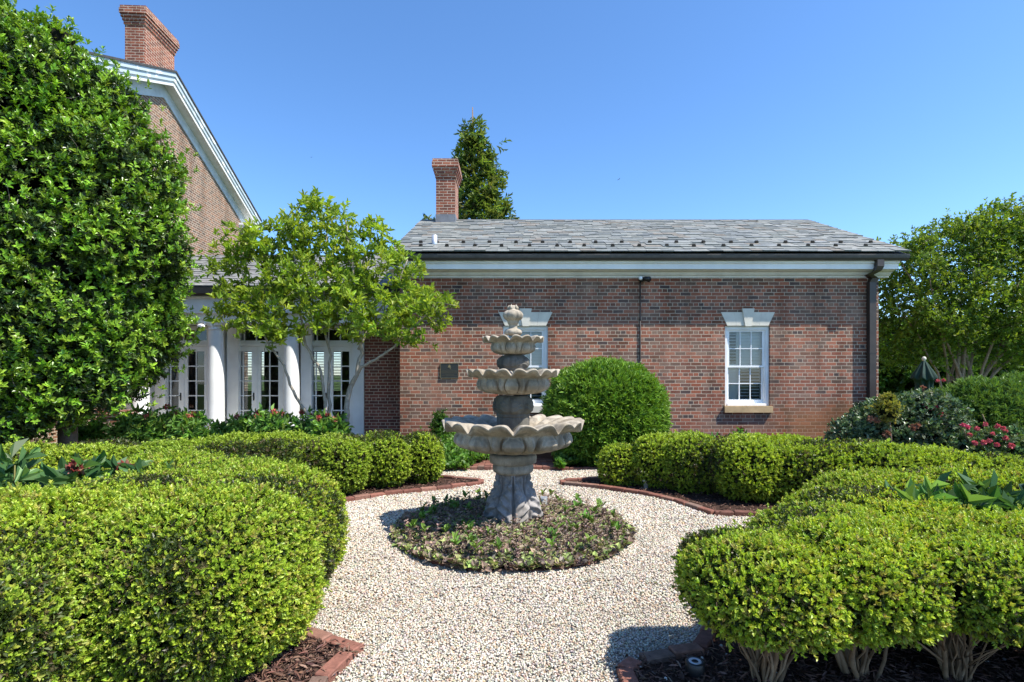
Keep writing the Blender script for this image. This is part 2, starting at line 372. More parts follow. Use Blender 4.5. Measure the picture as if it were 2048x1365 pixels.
def limb_tree(limbs, targets, twig=.011, tip=.003, seed=1, bark=(.3, .25, .19), up=.15, tub=5):
    """limbs: (points, r0, r1). Every target is joined to its nearest node by a curved twig. Returns mesh builder, tips, directions"""
    r = np.random.default_rng(seed); mb = MB(); nodes = []; rads = []
    for pts, r0, r1 in limbs:
        pts = [np.array(q, float) for q in pts]; fine = []
        for i in range(len(pts) - 1):
            for t in np.linspace(0, 1, 4, endpoint=False): fine.append(pts[i] * (1 - t) + pts[i + 1] * t)
        fine.append(pts[-1]); fine = [q + r.normal(0, .012, 3) * (0 < i < len(fine) - 1) for i, q in enumerate(fine)]
        rr = np.linspace(r0, r1, len(fine)); mb.tube(fine, list(rr), 7, 0, bark)
        nodes += fine[2:]; rads += list(rr[2:])
    nodes = list(nodes); T = [np.array(t) for t in targets]
    base = np.array(nodes); T.sort(key=lambda t: np.min(np.linalg.norm(base - t, axis=1)))
    tips = []; dirs = []
    for t in T:
        NA = np.array(nodes); d = np.linalg.norm(NA - t, axis=1) + .35 * np.maximum(0, NA[:, 2] - t[2]); i = int(np.argmin(d)); a = NA[i]
        L = np.linalg.norm(t - a)
        if L < .04: continue
        k = max(3, int(L / .12) + 2); path = []
        mid = r.normal(0, .08 * L, 3) + np.array([0, 0, -up * L * .5])
        for s in np.linspace(0, 1, k): path.append(a * (1 - s) + t * s + mid * math.sin(math.pi * s))
        rs = min(rads[i] * .8, twig * (0.5 + L)); mb.tube(path, list(np.linspace(rs, tip, k)), tub, 0, bark)
        nodes += path[1:]; rads += list(np.linspace(rs, tip, k))[1:]
        for q in range(1, k):
            dd = path[q] - path[q - 1]; tips.append(path[q]); dirs.append(dd / np.linalg.norm(dd))
    return mb, np.array(tips), np.array(dirs)
def ell_points(ells, n, seed=0, shell=.55):
    r = np.random.default_rng(seed); vol = np.array([e[3] * e[4] * e[5] for e in ells]); out = []
    for e, v in zip(ells, vol / vol.sum()):
        k = int(n * v) + 1; d = r.normal(size=(k, 3)); d /= np.linalg.norm(d, axis=1, keepdims=True)
        rad = (shell ** 3 + (1 - shell ** 3) * r.uniform(size=(k, 1))) ** (1 / 3); out.append(d * rad * np.array(e[3:6]) + np.array(e[:3]))
    return np.concatenate(out)

# ------------------------------------------------------------------ ground
g = MB(); g.add([(-400, -60, -.02), (400, -60, -.02), (400, 700, -.02), (-400, 700, -.02)], [(0, 1, 2, 3)]); struct(g, 'ground', M['lawn'])
g = MB(); g.add([(-7, .2, -.006), (8.5, .2, -.006), (8.5, 8.2, -.006), (-7, 8.2, -.006)], [(0, 1, 2, 3)]); struct(g, 'gravel_path', M['gravel'])
FX, FY = .01, 4.97
def arc(a0, a1, r=2.13, n=14): return [(FX + r * math.cos(R_(a)), FY + r * math.sin(R_(a))) for a in np.linspace(a0, a1, n)]
bed_LF = [(-.87, 1.0), (-.867, 2.525), (-.808, 2.773), (-1.2, 2.96)] + arc(227, 199) + [(-7, 4.28), (-7, 1.0)]
bed_RF = [(.52, 1.0), (.511, 2.63), (.984, 2.773)] + arc(306, 342) + [(7.5, 4.3), (7.5, 1.0)]
bed_LB = [(-.40, 7.24), (-.389, 6.995), (-1.147, 6.61)] + [(-1.55, 6.39), (-1.992, 6.02), (-2.2, 5.6)] + [(-7, 5.5), (-7, 7.5), (-1.0, 7.45)]
bed_RB = [(.667, 7.2), (.667, 7.0), (1.12, 6.80), (1.563, 6.47), (1.87, 6.05), (2.109, 5.507), (2.694, 5.43), (7.5, 5.35), (7.5, 7.5), (1.4, 7.45)]
wall_bed = [(-9, 8.15), (-.83, 8.15), (.66, 8.15), (8.6, 8.15), (8.6, 10.86), (-2.3, 10.86), (-2.3, 11.75), (-9, 11.75)]
for nm, poly, z in (('mulch_bed', bed_LF, .018), ('mulch_bed', bed_RF, .018), ('mulch_bed', bed_LB, .018), ('mulch_bed', bed_RB, .018), ('planting_soil', wall_bed, .022)):
    g = MB(); g.add([(x, y, z) for x, y in poly], [tuple(range(len(poly)))]); struct(g, nm, M['mulch'])

def inside(poly, x, y):
    poly = np.array(poly); r = np.zeros(len(x), bool); j = len(poly) - 1
    for i in range(len(poly)):
        (xi, yi), (xj, yj) = poly[i], poly[j]
        c = ((yi > y) != (yj > y)) & (x < (xj - xi) * (y - yi) / (yj - yi + 1e-12) + xi); r ^= c; j = i
    return r
t_ = (1 + 5 ** .5) / 2
ICO = unit(np.array([(-1, t_, 0), (1, t_, 0), (-1, -t_, 0), (1, -t_, 0), (0, -1, t_), (0, 1, t_), (0, -1, -t_), (0, 1, -t_), (t_, 0, -1), (t_, 0, 1), (-t_, 0, -1), (-t_, 0, 1)], float))
ICOF = np.array([(0, 11, 5), (0, 5, 1), (0, 1, 7), (0, 7, 10), (0, 10, 11), (1, 5, 9), (5, 11, 4), (11, 10, 2), (10, 7, 6), (7, 1, 8), (3, 9, 4), (3, 4, 2), (3, 2, 6), (3, 6, 8), (3, 8, 9), (4, 9, 5), (2, 4, 11), (6, 2, 10), (8, 6, 7), (9, 8, 1)])
def stones(x, y, z, size, cols, jit=.12, flat=.62):
    n = len(x); a = rng.uniform(0, 6.28, n); sx = size * rng.uniform(.75, 1.35, n); sy = size * rng.uniform(.6, 1.0, n); sz = size * flat * rng.uniform(.7, 1.15, n)
    V = ICO[None] * (1 + rng.normal(0, .10, (n, 12, 1))) * np.stack([sx, sy, sz], 1)[:, None]
    tl = rng.normal(0, .35, n); V2 = V.copy(); V2[..., 2] = V[..., 2] + V[..., 0] * np.sin(tl)[:, None]; V = V2
    ca, sa = np.cos(a)[:, None], np.sin(a)[:, None]
    X = V[..., 0] * ca - V[..., 1] * sa + x[:, None]; Yy = V[..., 0] * sa + V[..., 1] * ca + y[:, None]; Z = V[..., 2] + z[:, None]
    f = (np.arange(n)[:, None, None] * 12 + ICOF[None]).reshape(-1, 3)
    return np.stack([X, Yy, Z], -1).reshape(-1, 3), f, np.repeat(palette(n, cols, jit), 12, 0), 0, True
peb_cols = [(.48, .445, .39)] * 7 + [(.55, .525, .475)] * 6 + [(.43, .36, .28), (.46, .34, .24), (.34, .30, .26), (.40, .30, .235), (.22, .21, .20), (.50, .43, .345), (.36, .34, .32), (.27, .20, .15)]
ch = []
for (ya, yb, sp, sz) in ((1.95, 3.4, .0108, .0076), (3.4, 5.0, .0138, .0098), (5.0, 8.2, .0185, .0133)):
    xs = np.arange(-2.4, 3.4, sp); ys = np.arange(ya, yb, sp); X, Yg = np.meshgrid(xs, ys); X = X.ravel() + rng.normal(0, sp * .33, X.size); Yg = Yg.ravel() + rng.normal(0, sp * .33, Yg.size)
    ok = (np.hypot(X - FX, Yg - FY) > 1.04) & (np.abs(X) < Yg * .99)
    for bp in (bed_LF, bed_RF, bed_LB, bed_RB): ok &= ~inside(bp, X, Yg)
    ok &= ~((X < -1.6) & (Yg < 4.3)) & ~((X > 2.1) & (Yg < 4.5)) & ~((X < -2.0) & (Yg < 7)) & ~((X > 2.8) & (Yg > 5.6))
    X = X[ok]; Yg = Yg[ok]
    st_ = stones(X, Yg, rng.uniform(.0, .011, len(X)) + .016 * sn(np.c_[X, Yg, X * 0], 5, 2), sz, peb_cols)
    tone = 1 + .13 * sn(np.c_[X, Yg, X * 0], 3.1, 12) + .10 * sn(np.c_[X, Yg, X * 0], 11, 14); ch.append((st_[0], st_[1], np.clip(st_[2] * np.repeat(tone, 12)[:, None] * (.97, .935, .86), 0, .9), 0, True))
o = np_mesh('gravel', ch, M['pebble']); tag(o, 'pale cream and white pebbles covering the path around the fountain', 'gravel', kind='stuff')
# stray pebbles on the dark mulch and mulch chips
xs = rng.uniform(.6, 3.0, 90); ys = rng.uniform(1.9, 2.9, 90)
xl = rng.uniform(-1.5, -.85, 14); yl = rng.uniform(2.1, 2.9, 14)
o = np_mesh('stray_pebbles', [stones(np.r_[xs, xl], np.r_[ys, yl], np.full(104, .03), .010, peb_cols)], M['pebble']); tag(o, 'loose white pebbles scattered over the dark mulch', 'pebbles', kind='stuff')
def chips(poly, n, zone, cols):
    x = rng.uniform(zone[0], zone[1], n); y = rng.uniform(zone[2], zone[3], n); k = inside(poly, x, y); x = x[k]; y = y[k]; m_ = len(x)
    a = rng.uniform(0, 6.28, m_); d = np.stack([np.cos(a), np.sin(a), rng.normal(0, .25, m_)], 1)
    nr = np.stack([rng.normal(0, .35, m_), rng.normal(0, .35, m_), np.ones(m_)], 1); L = rng.uniform(.02, .07, m_)
    return leaf_chunk(np.stack([x, y, .02 + rng.uniform(0, .022, m_)], 1), d, nr, L, rng.uniform(.005, .013, m_), palette(m_, cols, .3), True, .3, .02)
mc = [(.12, .062, .045), (.085, .045, .035), (.16, .09, .065), (.06, .035, .028), (.19, .12, .09)]
o = np_mesh('mulch_chips', [chips(bed_LF, 6500, (-1.7, -.8, 2.0, 2.95), mc), chips(bed_RF, 6000, (.5, 2.8, 1.9, 2.8), mc), chips(bed_LB, 3000, (-2.2, -.4, 6.0, 7.3), mc), chips(bed_RB, 3500, (.6, 2.9, 5.4, 7.2), mc)], M['core'])
o.data.materials.clear(); o.data.materials.append(attrmat('mulch_chip', .9, .15)); tag(o, 'shredded brown bark mulch covering the planting beds', 'mulch', kind='stuff')

n_ = 420; x = rng.uniform(-1.9, 2.3, n_); y = rng.uniform(2.1, 7.0, n_); k = np.hypot(x - FX, y - FY) > 1.2
for bp in (bed_LF, bed_RF, bed_LB, bed_RB): k &= ~inside(bp, x, y)
x = x[k]; y = y[k]; n_ = len(x); a = rng.uniform(0, 6.28, n_)
o = np_mesh('fallen_litter', [leaf_chunk(np.stack([x, y, np.full(n_, .026)], 1), np.stack([np.cos(a), np.sin(a), rng.normal(0, .12, n_)], 1), np.stack([rng.normal(0, .3, n_), rng.normal(0, .3, n_), np.ones(n_)], 1), rng.uniform(.015, .05, n_), rng.uniform(.004, .014, n_), palette(n_, [(.15, .08, .05), (.10, .06, .04), (.22, .15, .08), (.07, .05, .035), (.13, .13, .04)], .3), True, .3, .1)], M['cover']); tag(o, 'brown leaf and bark litter lying on the gravel', 'litter', kind='stuff')

# brick edgings
ed_cols = [(.19, .08, .058), (.23, .10, .072), (.155, .07, .052), (.25, .13, .095), (.17, .11, .085)]
def edging(pts, label, h=.05, wd=.078, L=.205):
    pts = [np.array(p, float) for p in pts]; c0 = pts[len(pts) // 2]
    mb = MB(); seg = 0; pos = 0.0
    for i in range(len(pts) - 1):
        a, b_ = pts[i], pts[i + 1]; ln = np.linalg.norm(b_ - a); d = (b_ - a) / ln; nr = np.array([-d[1], d[0]]); n = max(1, round(ln / L)); l = ln / n
        for k in range(n):
            c = a + d * (k + .5) * l + nr * random.gauss(0, .004); an = random.gauss(0, .03); d2 = d * math.cos(an) + nr * math.sin(an); n2 = np.array([-d2[1], d2[0]])
            hh = h * random.uniform(.85, 1.1); q = random.choice(ed_cols); e = (l / 2 - .004); f_ = random.uniform(.85, 1.15)
            ax, ay = np.array([*d2, 0]) * e, np.array([*n2, 0]) * wd / 2
            cc = np.array([*c, 0.0]); zz = np.array([0, 0, 1.0]); bv = .006; col = tuple(x * f_ for x in q)
            lo_ = [cc + i_ * ax + j_ * ay - zz * .03 for i_, j_ in ((-1, -1), (1, -1), (1, 1), (-1, 1))]
            m1 = [cc + i_ * ax + j_ * ay + zz * (hh - bv) for i_, j_ in ((-1, -1), (1, -1), (1, 1), (-1, 1))]
            s1 = 1 - bv / e; s2 = 1 - bv / (wd / 2)
            tp = [cc + i_ * ax * s1 + j_ * ay * s2 + zz * hh for i_, j_ in ((-1, -1), (1, -1), (1, 1), (-1, 1))]
            fs = [(8, 9, 10, 11)] + [(i_, (i_ + 1) % 4, (i_ + 1) % 4 + 4, i_ + 4) for i_ in range(4)] + [(i_ + 4, (i_ + 1) % 4 + 4, (i_ + 1) % 4 + 8, i_ + 8) for i_ in range(4)]
            mb.add(lo_ + m1 + tp, fs, 0, False, col)
    o = mb.build('brick_edging', M['edging'], None, (c0[0], c0[1], 0)); o.location = (c0[0], c0[1], 0)
    return tag(o, label, 'edging', 'brick edgings of the planting beds')
def inset(seq): return seq
edging([(-.90, 1.3), (-.90, 2.50), (-.85, 2.72)], 'red brick edging facing the front path at the left bed corner')
edging([(-.80, 2.77), (-1.2, 2.97)] + arc(227, 199, 2.13, 7) + [(-4.5, 4.27)], 'brick edging running under the large left boxwood towards the round gravel court')
edging([(.55, 1.3), (.55, 2.58), (.62, 2.66)], 'shaded brick edging facing the front path at the right bed corner')
edging([(.66, 2.67), (.984, 2.78)] + arc(306, 342, 2.13, 8) + [(5, 4.3)], 'brick edging under the bare stemmed boxwoods on the right')
edging([(-.42, 7.22), (-.42, 7.02)] + [(-1.147, 6.63), (-1.55, 6.41), (-1.99, 6.04), (-2.2, 5.62), (-4.5, 5.55)], 'curved brick edging with pointed tip at the left rear bed')
edging([(-.45, 7.26), (-1.0, 7.45), (-3, 7.48)], 'brick edging along the back of the left rear bed')
edging([(.69, 7.18), (.69, 7.02), (1.12, 6.82), (1.563, 6.49), (1.87, 6.07), (2.109, 5.53), (2.694, 5.45), (5.5, 5.38)], 'curved brick edging with pointed tip at the right rear bed')
edging([(.72, 7.22), (1.4, 7.45), (3, 7.48)], 'brick edging along the back of the right rear bed')
edging([(FX + 1.03 * math.cos(a), FY + 1.03 * math.sin(a)) for a in np.linspace(0, 2 * math.pi, 34)], 'ring of bricks around the planting under the stone fountain', h=.028, L=.2)
edging([(-2.6, 8.14), (-.83, 8.14)], 'brick edging in front of the ivy by the wall'); edging([(.67, 8.14), (3.4, 8.14)], 'brick edging in front of the rounded yew by the wall')
mb = MB()
for i in range(15):
    for j in range(8):
        x = -.83 + i * .1; y = 8.12 + j * .105; q = random.choice(ed_cols); f_ = random.uniform(.7, 1.1)
        mb.box(x + .003, x + .097, y + .003, y + .102, -.02, .05 + random.uniform(-.004, .004), 0, tuple(c * f_ for c in q))
o = mb.build('brick_walk', M['paver']); o['kind'] = 'structure'

# ------------------------------------------------------------------ wing
WY = 10.86; XL, XR = -2.295, 7.51
wing = thing('brick_wing', (2.6, WY, 0), 'long low red brick wing with slate roof and two shuttered windows', 'building')
wins = [(.277, 'limestone'), (4.826, 'sandstone')]
hw, wz0, wz1 = .46, .83, 2.469
mb = MB(); xs = [XL]
for cx, _ in wins: xs += [cx - hw, cx + hw]
xs.append(XR); TK = .30
for i in range(0, len(xs) - 1, 2): mb.box(xs[i], xs[i + 1], WY, WY + TK, -.1, 3.50)
for cx, _ in wins:
    mb.box(cx - hw, cx + hw, WY, WY + TK, -.1, wz0 - .06); mb.box(cx - hw, cx + hw, WY, WY + TK, wz1 + .0, 3.50)
mb.box(XR - TK, XR, WY + TK, 17.4, -.1, 3.50); mb.box(XL, XL + TK, WY + TK, 17.4, -.1, 3.50); mb.box(XL, XR, 17.4, 17.7, -.1, 3.5)
# gable triangles
for x0, x1 in ((XL, XL + TK), (XR - TK, XR)):
    mb.add([(x0, WY + .01, 3.5), (x0, 17.69, 3.5), (x0, 14.13, 5.38), (x1, WY + .01, 3.5), (x1, 17.69, 3.5), (x1, 14.13, 5.38)], [(0, 2, 1), (3, 4, 5), (0, 3, 5, 2), (1, 2, 5, 4), (0, 1, 4, 3)])
part(mb, 'wall', M['brick'], wing)
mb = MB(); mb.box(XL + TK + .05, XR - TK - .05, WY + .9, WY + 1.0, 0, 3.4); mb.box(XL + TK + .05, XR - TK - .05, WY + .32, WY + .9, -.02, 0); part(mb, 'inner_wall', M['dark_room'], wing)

def make_window(cx, sill_mat, open_leaf):
    x0, x1 = cx - hw, cx + hw
    mb = MB(); y0, y1 = WY + .05, WY + .17; fw = .062
    mb.box(x0, x0 + fw, y0, y1, wz0, wz1); mb.box(x1 - fw, x1, y0, y1, wz0, wz1); mb.box(x0 + fw, x1 - fw, y0, y1, wz1 - .075, wz1); mb.box(x0 + fw, x1 - fw, y0 - .02, y1, wz0, wz0 + .05)
    # inner stepped bead
    mb.box(x0 + fw, x0 + fw + .018, y0 + .02, y1, wz0 + .05, wz1 - .075); mb.box(x1 - fw - .018, x1 - fw, y0 + .02, y1, wz0 + .05, wz1 - .075)
    win = part(mb, 'window', M['white'], wing)
    a, b_ = x0 + fw + .018, x1 - fw - .018; zb, zt = wz0 + .05, wz1 - .075; zm = (zb + zt) / 2
    for (za, zc, yy) in ((zm - .02, zt, WY + .085), (zb, zm + .02, WY + .125)):
        mb = MB(); st = .04
        mb.box(a, a + st, yy, yy + .035, za, zc); mb.box(b_ - st, b_, yy, yy + .035, za, zc); mb.box(a + st, b_ - st, yy, yy + .035, zc - .04, zc); mb.box(a + st, b_ - st, yy, yy + .035, za, za + (.04 if za > zb else .07))
        gx0, gx1, gz0, gz1 = a + st, b_ - st, za + (.04 if za > zb else .07), zc - .04
        for k in (1, 2): x = gx0 + (gx1 - gx0) * k / 3; mb.box(x - .009, x + .009, yy + .004, yy + .03, gz0, gz1)
        z = (gz0 + gz1) / 2
        for k in range(3):
            xa = gx0 + (gx1 - gx0) * k / 3 + (.009 if k else 0); xb = gx0 + (gx1 - gx0) * (k + 1) / 3 - (.009 if k < 2 else 0); mb.box(xa, xb, yy + .004, yy + .03, z - .009, z + .009)
        part(mb, 'sash', M['white'], win)
        g = MB(); g.add([(gx0, yy + .018, gz0), (gx1, yy + .018, gz0), (gx1, yy + .018, gz1), (gx0, yy + .018, gz1)], [(0, 1, 2, 3)]); part(g, 'pane', M['glass'], win)
    # louvred shutters behind the glass, four leaves
    mid = a + (b_ - a) * .36
    for (za, zc) in ((zb, zm - .01), (zm + .01, zt)):
        for k, (xa, xb) in enumerate(((a, mid - .005), (mid + .005, b_))):
            mb = MB(); yy = WY + .20; s = .035
            mb.box(xa, xa + s, yy, yy + .025, za, zc); mb.box(xb - s, xb, yy, yy + .025, za, zc); mb.box(xa + s, xb - s, yy, yy + .025, zc - .05, zc); mb.box(xa + s, xb - s, yy, yy + .025, za, za + .05)
            opened = (open_leaf == 'lower' and k == 1 and za == zb) or (open_leaf == 'upper' and k == 1 and za == zb) or (k == 0 and za != zb)
            nz = 10; ang = R_(18 if opened else 68)
            for q in range(nz):
                z = za + .05 + (zc - za - .1) * (q + .5) / nz; dy, dz = math.cos(ang) * .031, math.sin(ang) * .031
                mb.hexa([(xa + s, yy + .012 - dy, z - dz), (xb - s, yy + .012 - dy, z - dz), (xb - s, yy + .012 + dy, z + dz), (xa + s, yy + .012 + dy, z + dz),
                         (xa + s, yy + .012 - dy, z - dz + .007), (xb - s, yy + .012 - dy, z - dz + .007), (xb - s, yy + .012 + dy, z + dz + .007), (xa + s, yy + .012 + dy, z + dz + .007)])
            part(mb, 'shutter', M['shade_slat'], win)
    # splayed flat arch with keystone
    mb = MB(); zt_ = 2.746; y0, y1 = WY - .02, WY + .05
    for (xa, xb, xc, xd) in ((-.55, -.28, -.235, -.42), (-.277, -.10, -.065, -.232), (.10, .277, .232, .065), (.28, .55, .42, .235)):
        mb.prism([(cx + xd, wz1 - .0), (cx + xc, wz1 - .0), (cx + xb, zt_), (cx + xa, zt_)], y0, y1)
    mb.prism([(cx - .062, wz1 - .012), (cx + .062, wz1 - .012), (cx + .125, 2.817), (cx - .125, 2.817)], WY - .045, y1 - .002)
    part(mb, 'lintel', M['limestone'], win)
    mb = MB(); mb.box(cx - .49, cx + .49, WY - .07, WY + .14, wz0 - .135, wz0 - .004); part(mb, 'sill', M[sill_mat], win)
    return win
make_window(wins[0][0], 'limestone', 'upper'); make_window(wins[1][0], 'sandstone', 'lower')

# cornice: fascia, soffit, bed moulding
EY = WY - .235
mb = MB(); mb.sweep([(EY, 3.585), (EY, 3.72), (WY + .02, 3.72), (WY + .02, 3.585)], XL - .2, XR + .24)
mb.sweep([(EY - .03, 3.70), (EY - .03, 3.745), (EY + .02, 3.745), (EY + .02, 3.70)], XL - .21, XR + .25)
part(mb, 'fascia', M['white'], wing)
mb = MB(); prof = [(WY - .205, 3.583), (WY + .1, 3.583), (WY + .1, 3.455), (WY - .012, 3.455), (WY - .016, 3.485), (WY - .05, 3.49), (WY - .075, 3.515), (WY - .10, 3.55), (WY - .15, 3.557)]
mb.sweep(prof, XL - .16, XR + .2); part(mb, 'bed_moulding', M['white_worn'], wing)
GYf = 10.49
mb = MB(); prof = [(GYf, 3.862), (GYf + .004, 3.80), (GYf + .03, 3.745), (GYf + .12, 3.742), (GYf + .13, 3.862), (GYf + .122, 3.862), (GYf + .112, 3.76), (GYf + .03, 3.76), (GYf + .016, 3.862)]
mb.sweep(prof, -2.5, 7.88); part(mb, 'gutter', M['bronze'], wing)
# roof: boarding plus individual slates
def slate_roof(parent, xa, xb, ye, ze, yr, zr, rows, cols, wmin=.2, wmax=.36, xa2=None, name='roof'):
    mb = MB(); sl = (zr - ze) / (yr - ye)
    L = math.hypot(yr - ye, zr - ze); u = np.array([0, (yr - ye) / L, (zr - ze) / L]); nn = np.array([0, -u[2], u[1]])
    e0 = np.array([0, ye, ze])
    yb = 2 * yr - ye
    mb.add([(xa, ye, ze - .05), (xb, ye, ze - .05), (xb, yr, zr - .03), (xa, yr, zr - .03), (xa, yb, ze - .05), (xb, yb, ze - .05), (xa, ye + .02, ze - .1), (xb, ye + .02, ze - .1), (xa, yr, zr - .12), (xb, yr, zr - .12), (xa, yb, ze - .1), (xb, yb, ze - .1)],
           [(0, 1, 3, 2), (2, 3, 5, 4), (6, 8, 9, 7), (8, 10, 11, 9), (0, 2, 8, 6), (2, 4, 10, 8), (1, 7, 9, 3), (3, 9, 11, 5), (0, 6, 7, 1), (4, 5, 11, 10)], 0, False, (.10, .10, .10))
    ex = L / rows
    for r in range(rows):
        x = xa - .02 - random.uniform(0, wmin)
        while x < xb:
            w_ = random.uniform(wmin, wmax); x1 = min(x + w_, xb + .02); x0 = max(x, xa - .02)
            if x1 - x0 > .02:
                t = r * ex + random.gauss(0, .006); c = random.choice(cols); f_ = random.uniform(.85, 1.12); th = random.uniform(.016, .03)
                lift = random.uniform(.012, .022); q0 = e0 + u * t; q1 = e0 + u * min(t + ex * 1.25, L)
                a_ = q0 + nn * lift; b_ = q1 + nn * .004
                pts = [(x0 + .003, *(a_)[1:]), (x1 - .003, *(a_)[1:]), (x1 - .003, *(b_)[1:]), (x0 + .003, *(b_)[1:])]
                top = [(p[0], p[1] + nn[1] * th, p[2] + nn[2] * th) for p in pts]
                mb.hexa(pts + top, 0, tuple(k * f_ for k in c))
            x += w_
    mb.box(xa, xb, yr - .05, yr + .05, zr - .015, zr + .022, 0, (.20, .21, .20))
    return part(mb, name, M['slate'], parent), u, nn, e0
sl_cols = [(.185, .195, .18), (.205, .215, .20), (.165, .178, .17), (.215, .215, .195), (.19, .20, .195), (.235, .24, .22), (.15, .162, .16), (.205, .185, .155)]
roof, ru, rn, re = slate_roof(wing, -2.40, 7.88, GYf - .01, 3.885, 14.13, 5.57, 20, sl_cols)
def snow_guard(px, py, e0, u, nn, par):
    # where the sight line meets the roof slope
    k = ((px - X0) / F, 1.0, (Y0 - py) / F); s = u[2] / u[1]
    Yp = (e0[2] - H - s * e0[1]) / (k[2] - s); c = np.array([k[0] * Yp, Yp, H + k[2] * Yp]) + nn * .035
    mb = MB(); r = .042
    for a in range(5):
        t0 = R_(90 + 72 * a + 36); d = np.array([math.cos(t0), 0, 0]) + u * math.sin(t0) * .3 + nn * math.sin(t0) * .8
        mb.obox(c + d * r * .55 + nn * .02, np.array([1, 0, 0]) * r * .42, u * .012, (nn * .9 + u * .2) * r * .42)
    mb.obox(c - nn * .02, (.012, 0, 0), u * .05, nn * .006); mb.obox(c + nn * .012, (r * .5, 0, 0), u * .02, nn * r * .5)
    return part(mb, 'snow_guard', M['bronze'], par)
for px in [790, 842, 874, 927, 979, 1032, 1085, 1140, 1191, 1243, 1299, 1352, 1406, 1461, 1512, 1570, 1624, 1680, 1740]: snow_guard(px, 489.5, re, ru, rn, roof)
for px in [842, 894, 950, 1003, 1059, 1114, 1168, 1225, 1278, 1333, 1387, 1446, 1502, 1557, 1615, 1670, 1730]: snow_guard(px, 496.5, re, ru, rn, roof)
c = P(869, 497, 11.1); mb = MB(); mb.tube([(c[0], 11.1, c[2] - .1), (c[0], 11.1, P(0, 471, 11.1)[2])], .058, 14); mb.lathe([(.12, c[2] - .06), (.075, c[2] + .02), (.06, c[2] + .03)], (c[0], 11.1), 14); part(mb, 'vent_pipe', M['galv'], roof)
# chimney of the wing
def corbel_chimney(par, x0, x1, y0, y1, zb, zt, bmat, flash=None, name='chimney'):
    mb = MB(); s = (zt - zb)
    steps = [(0.0, zb, zt - .46), (.022, zt - .46, zt - .37), (.045, zt - .37, zt - .29), (.07, zt - .29, zt - .21), (.095, zt - .21, zt - .075)]
    for e, a, b_ in steps: mb.box(x0 - e, x1 + e, y0 - e, y1 + e, a, b_)
    e = .08; mb.box(x0 - e, x1 + e, y0 - e, y1 + e, zt - .075, zt)
    o = part(mb, name, bmat, par)
    if flash:
        mb = MB(); e = .012; mb.box(x0 - e, x1 + e, y0 - e, y1 + e, flash[0], flash[1]); part(mb, 'flashing', M['lead'], o)
    return o
corbel_chimney(wing, P(872, 0, 13.75)[0], P(910, 0, 13.75)[0], 13.75, 14.6, 5.0, P(0, 318, 13.7)[2], M['brick_chimney'], (5.0, P(0, 429, 13.75)[2]))
# downspout
mb = MB(); xd = P(1738, 0, WY)[0]; xo = P(1755, 0, 10.6)[0]
path = [(xo, 10.55, 3.75), (xo, 10.55, 3.62), (xo - .02, 10.58, 3.545), (xo - .12, 10.68, 3.47), (xd + .04, 10.77, 3.42), (xd, 10.785, 3.34), (xd, 10.785, 3.2), (xd, 10.785, 0.05)]
def rect_tube(mb, path, wx, wy):
    A = np.array([[(p[0] + sx * wx, p[1] + sy * wy, p[2]) for sx, sy in ((-1, -1), (1, -1), (1, 1), (-1, 1))] for p in path])
    n = len(path); f = [(i * 4 + j, i * 4 + (j + 1) % 4, (i + 1) * 4 + (j + 1) % 4, (i + 1) * 4 + j) for i in range(n - 1) for j in range(4)] + [(0, 1, 2, 3), (n * 4 - 1, n * 4 - 2, n * 4 - 3, n * 4 - 4)]
    mb.add(A.reshape(-1, 3), f)
rect_tube(mb, path, .066, .05); mb.box(xd - .075, xd + .075, 10.73, WY - .001, 1.9, 1.93); mb.box(xd - .075, xd + .075, 10.73, WY - .001, .9, .93)
part(mb, 'downspout', M['bronze'], wing)
# recessed brick bay between wing and link
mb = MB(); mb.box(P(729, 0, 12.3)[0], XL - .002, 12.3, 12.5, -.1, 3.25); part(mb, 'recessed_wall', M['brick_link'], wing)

# plaque, conduit, floodlight
pl = thing('wall_plaque', (P(898, 0, WY)[0], WY, 1.55), 'dark rectangular memorial plaque with small gold emblem on brick wall', 'plaque')
px0, px1, pz0, pz1 = P(881, 0, WY)[0], P(917, 0, WY)[0], P(0, 757, WY)[2], P(0, 727, WY)[2]
mb = MB(); mb.box(px0, px1, WY - .02, WY - .001, pz0, pz1); part(mb, 'panel', M['plaque'], pl)
mb = MB(); t = .007
mb.box(px0, px1, WY - .026, WY - .0205, pz0, pz0 + t); mb.box(px0, px1, WY - .026, WY - .0205, pz1 - t, pz1); mb.box(px0, px0 + t, WY - .026, WY - .0205, pz0 + t, pz1 - t); mb.box(px1 - t, px1, WY - .026, WY - .0205, pz0 + t, pz1 - t); part(mb, 'rim', M['brass'], pl)
mb = MB(); cx, cz = (px0 + px1) / 2, pz1 - .066
for a in range(6):
    t0 = R_(60 * a + 90); r = .034 if a % 2 == 0 else .026
    mb.obox((cx + math.cos(t0) * r * .6, WY - .023, cz + math.sin(t0) * r * .6), (math.cos(t0) * r * .5, 0, math.sin(t0) * r * .5), (0, .003, 0), (-math.sin(t0) * .008, 0, math.cos(t0) * .008))
mb.obox((cx, WY - .023, cz), (.012, 0, 0), (0, .0035, 0), (0, 0, .012)); mb.obox((cx + .016, WY - .023, cz - .04), (.006, 0, -.012), (0, .003, 0), (.006, 0, .003)); part(mb, 'emblem', M['brass'], pl)
mb = MB()
for i, (w_, zz) in enumerate(((.055, .125), (.15, .152), (.165, .170), (.165, .186), (.16, .202), (.09, .232), (.155, .255))):
    mb.box(cx - w_, cx + w_, WY - .0225, WY - .0205, pz1 - zz - .0025, pz1 - zz + .0025)
part(mb, 'text_line', plain('dull_bronze_lettering', (.10, .085, .05), .5, .2, 30), pl)
fl = thing('floodlight', (P(1283, 0, WY)[0], WY, 3.4), 'twin head security floodlight under the eave with thin conduit below', 'light')
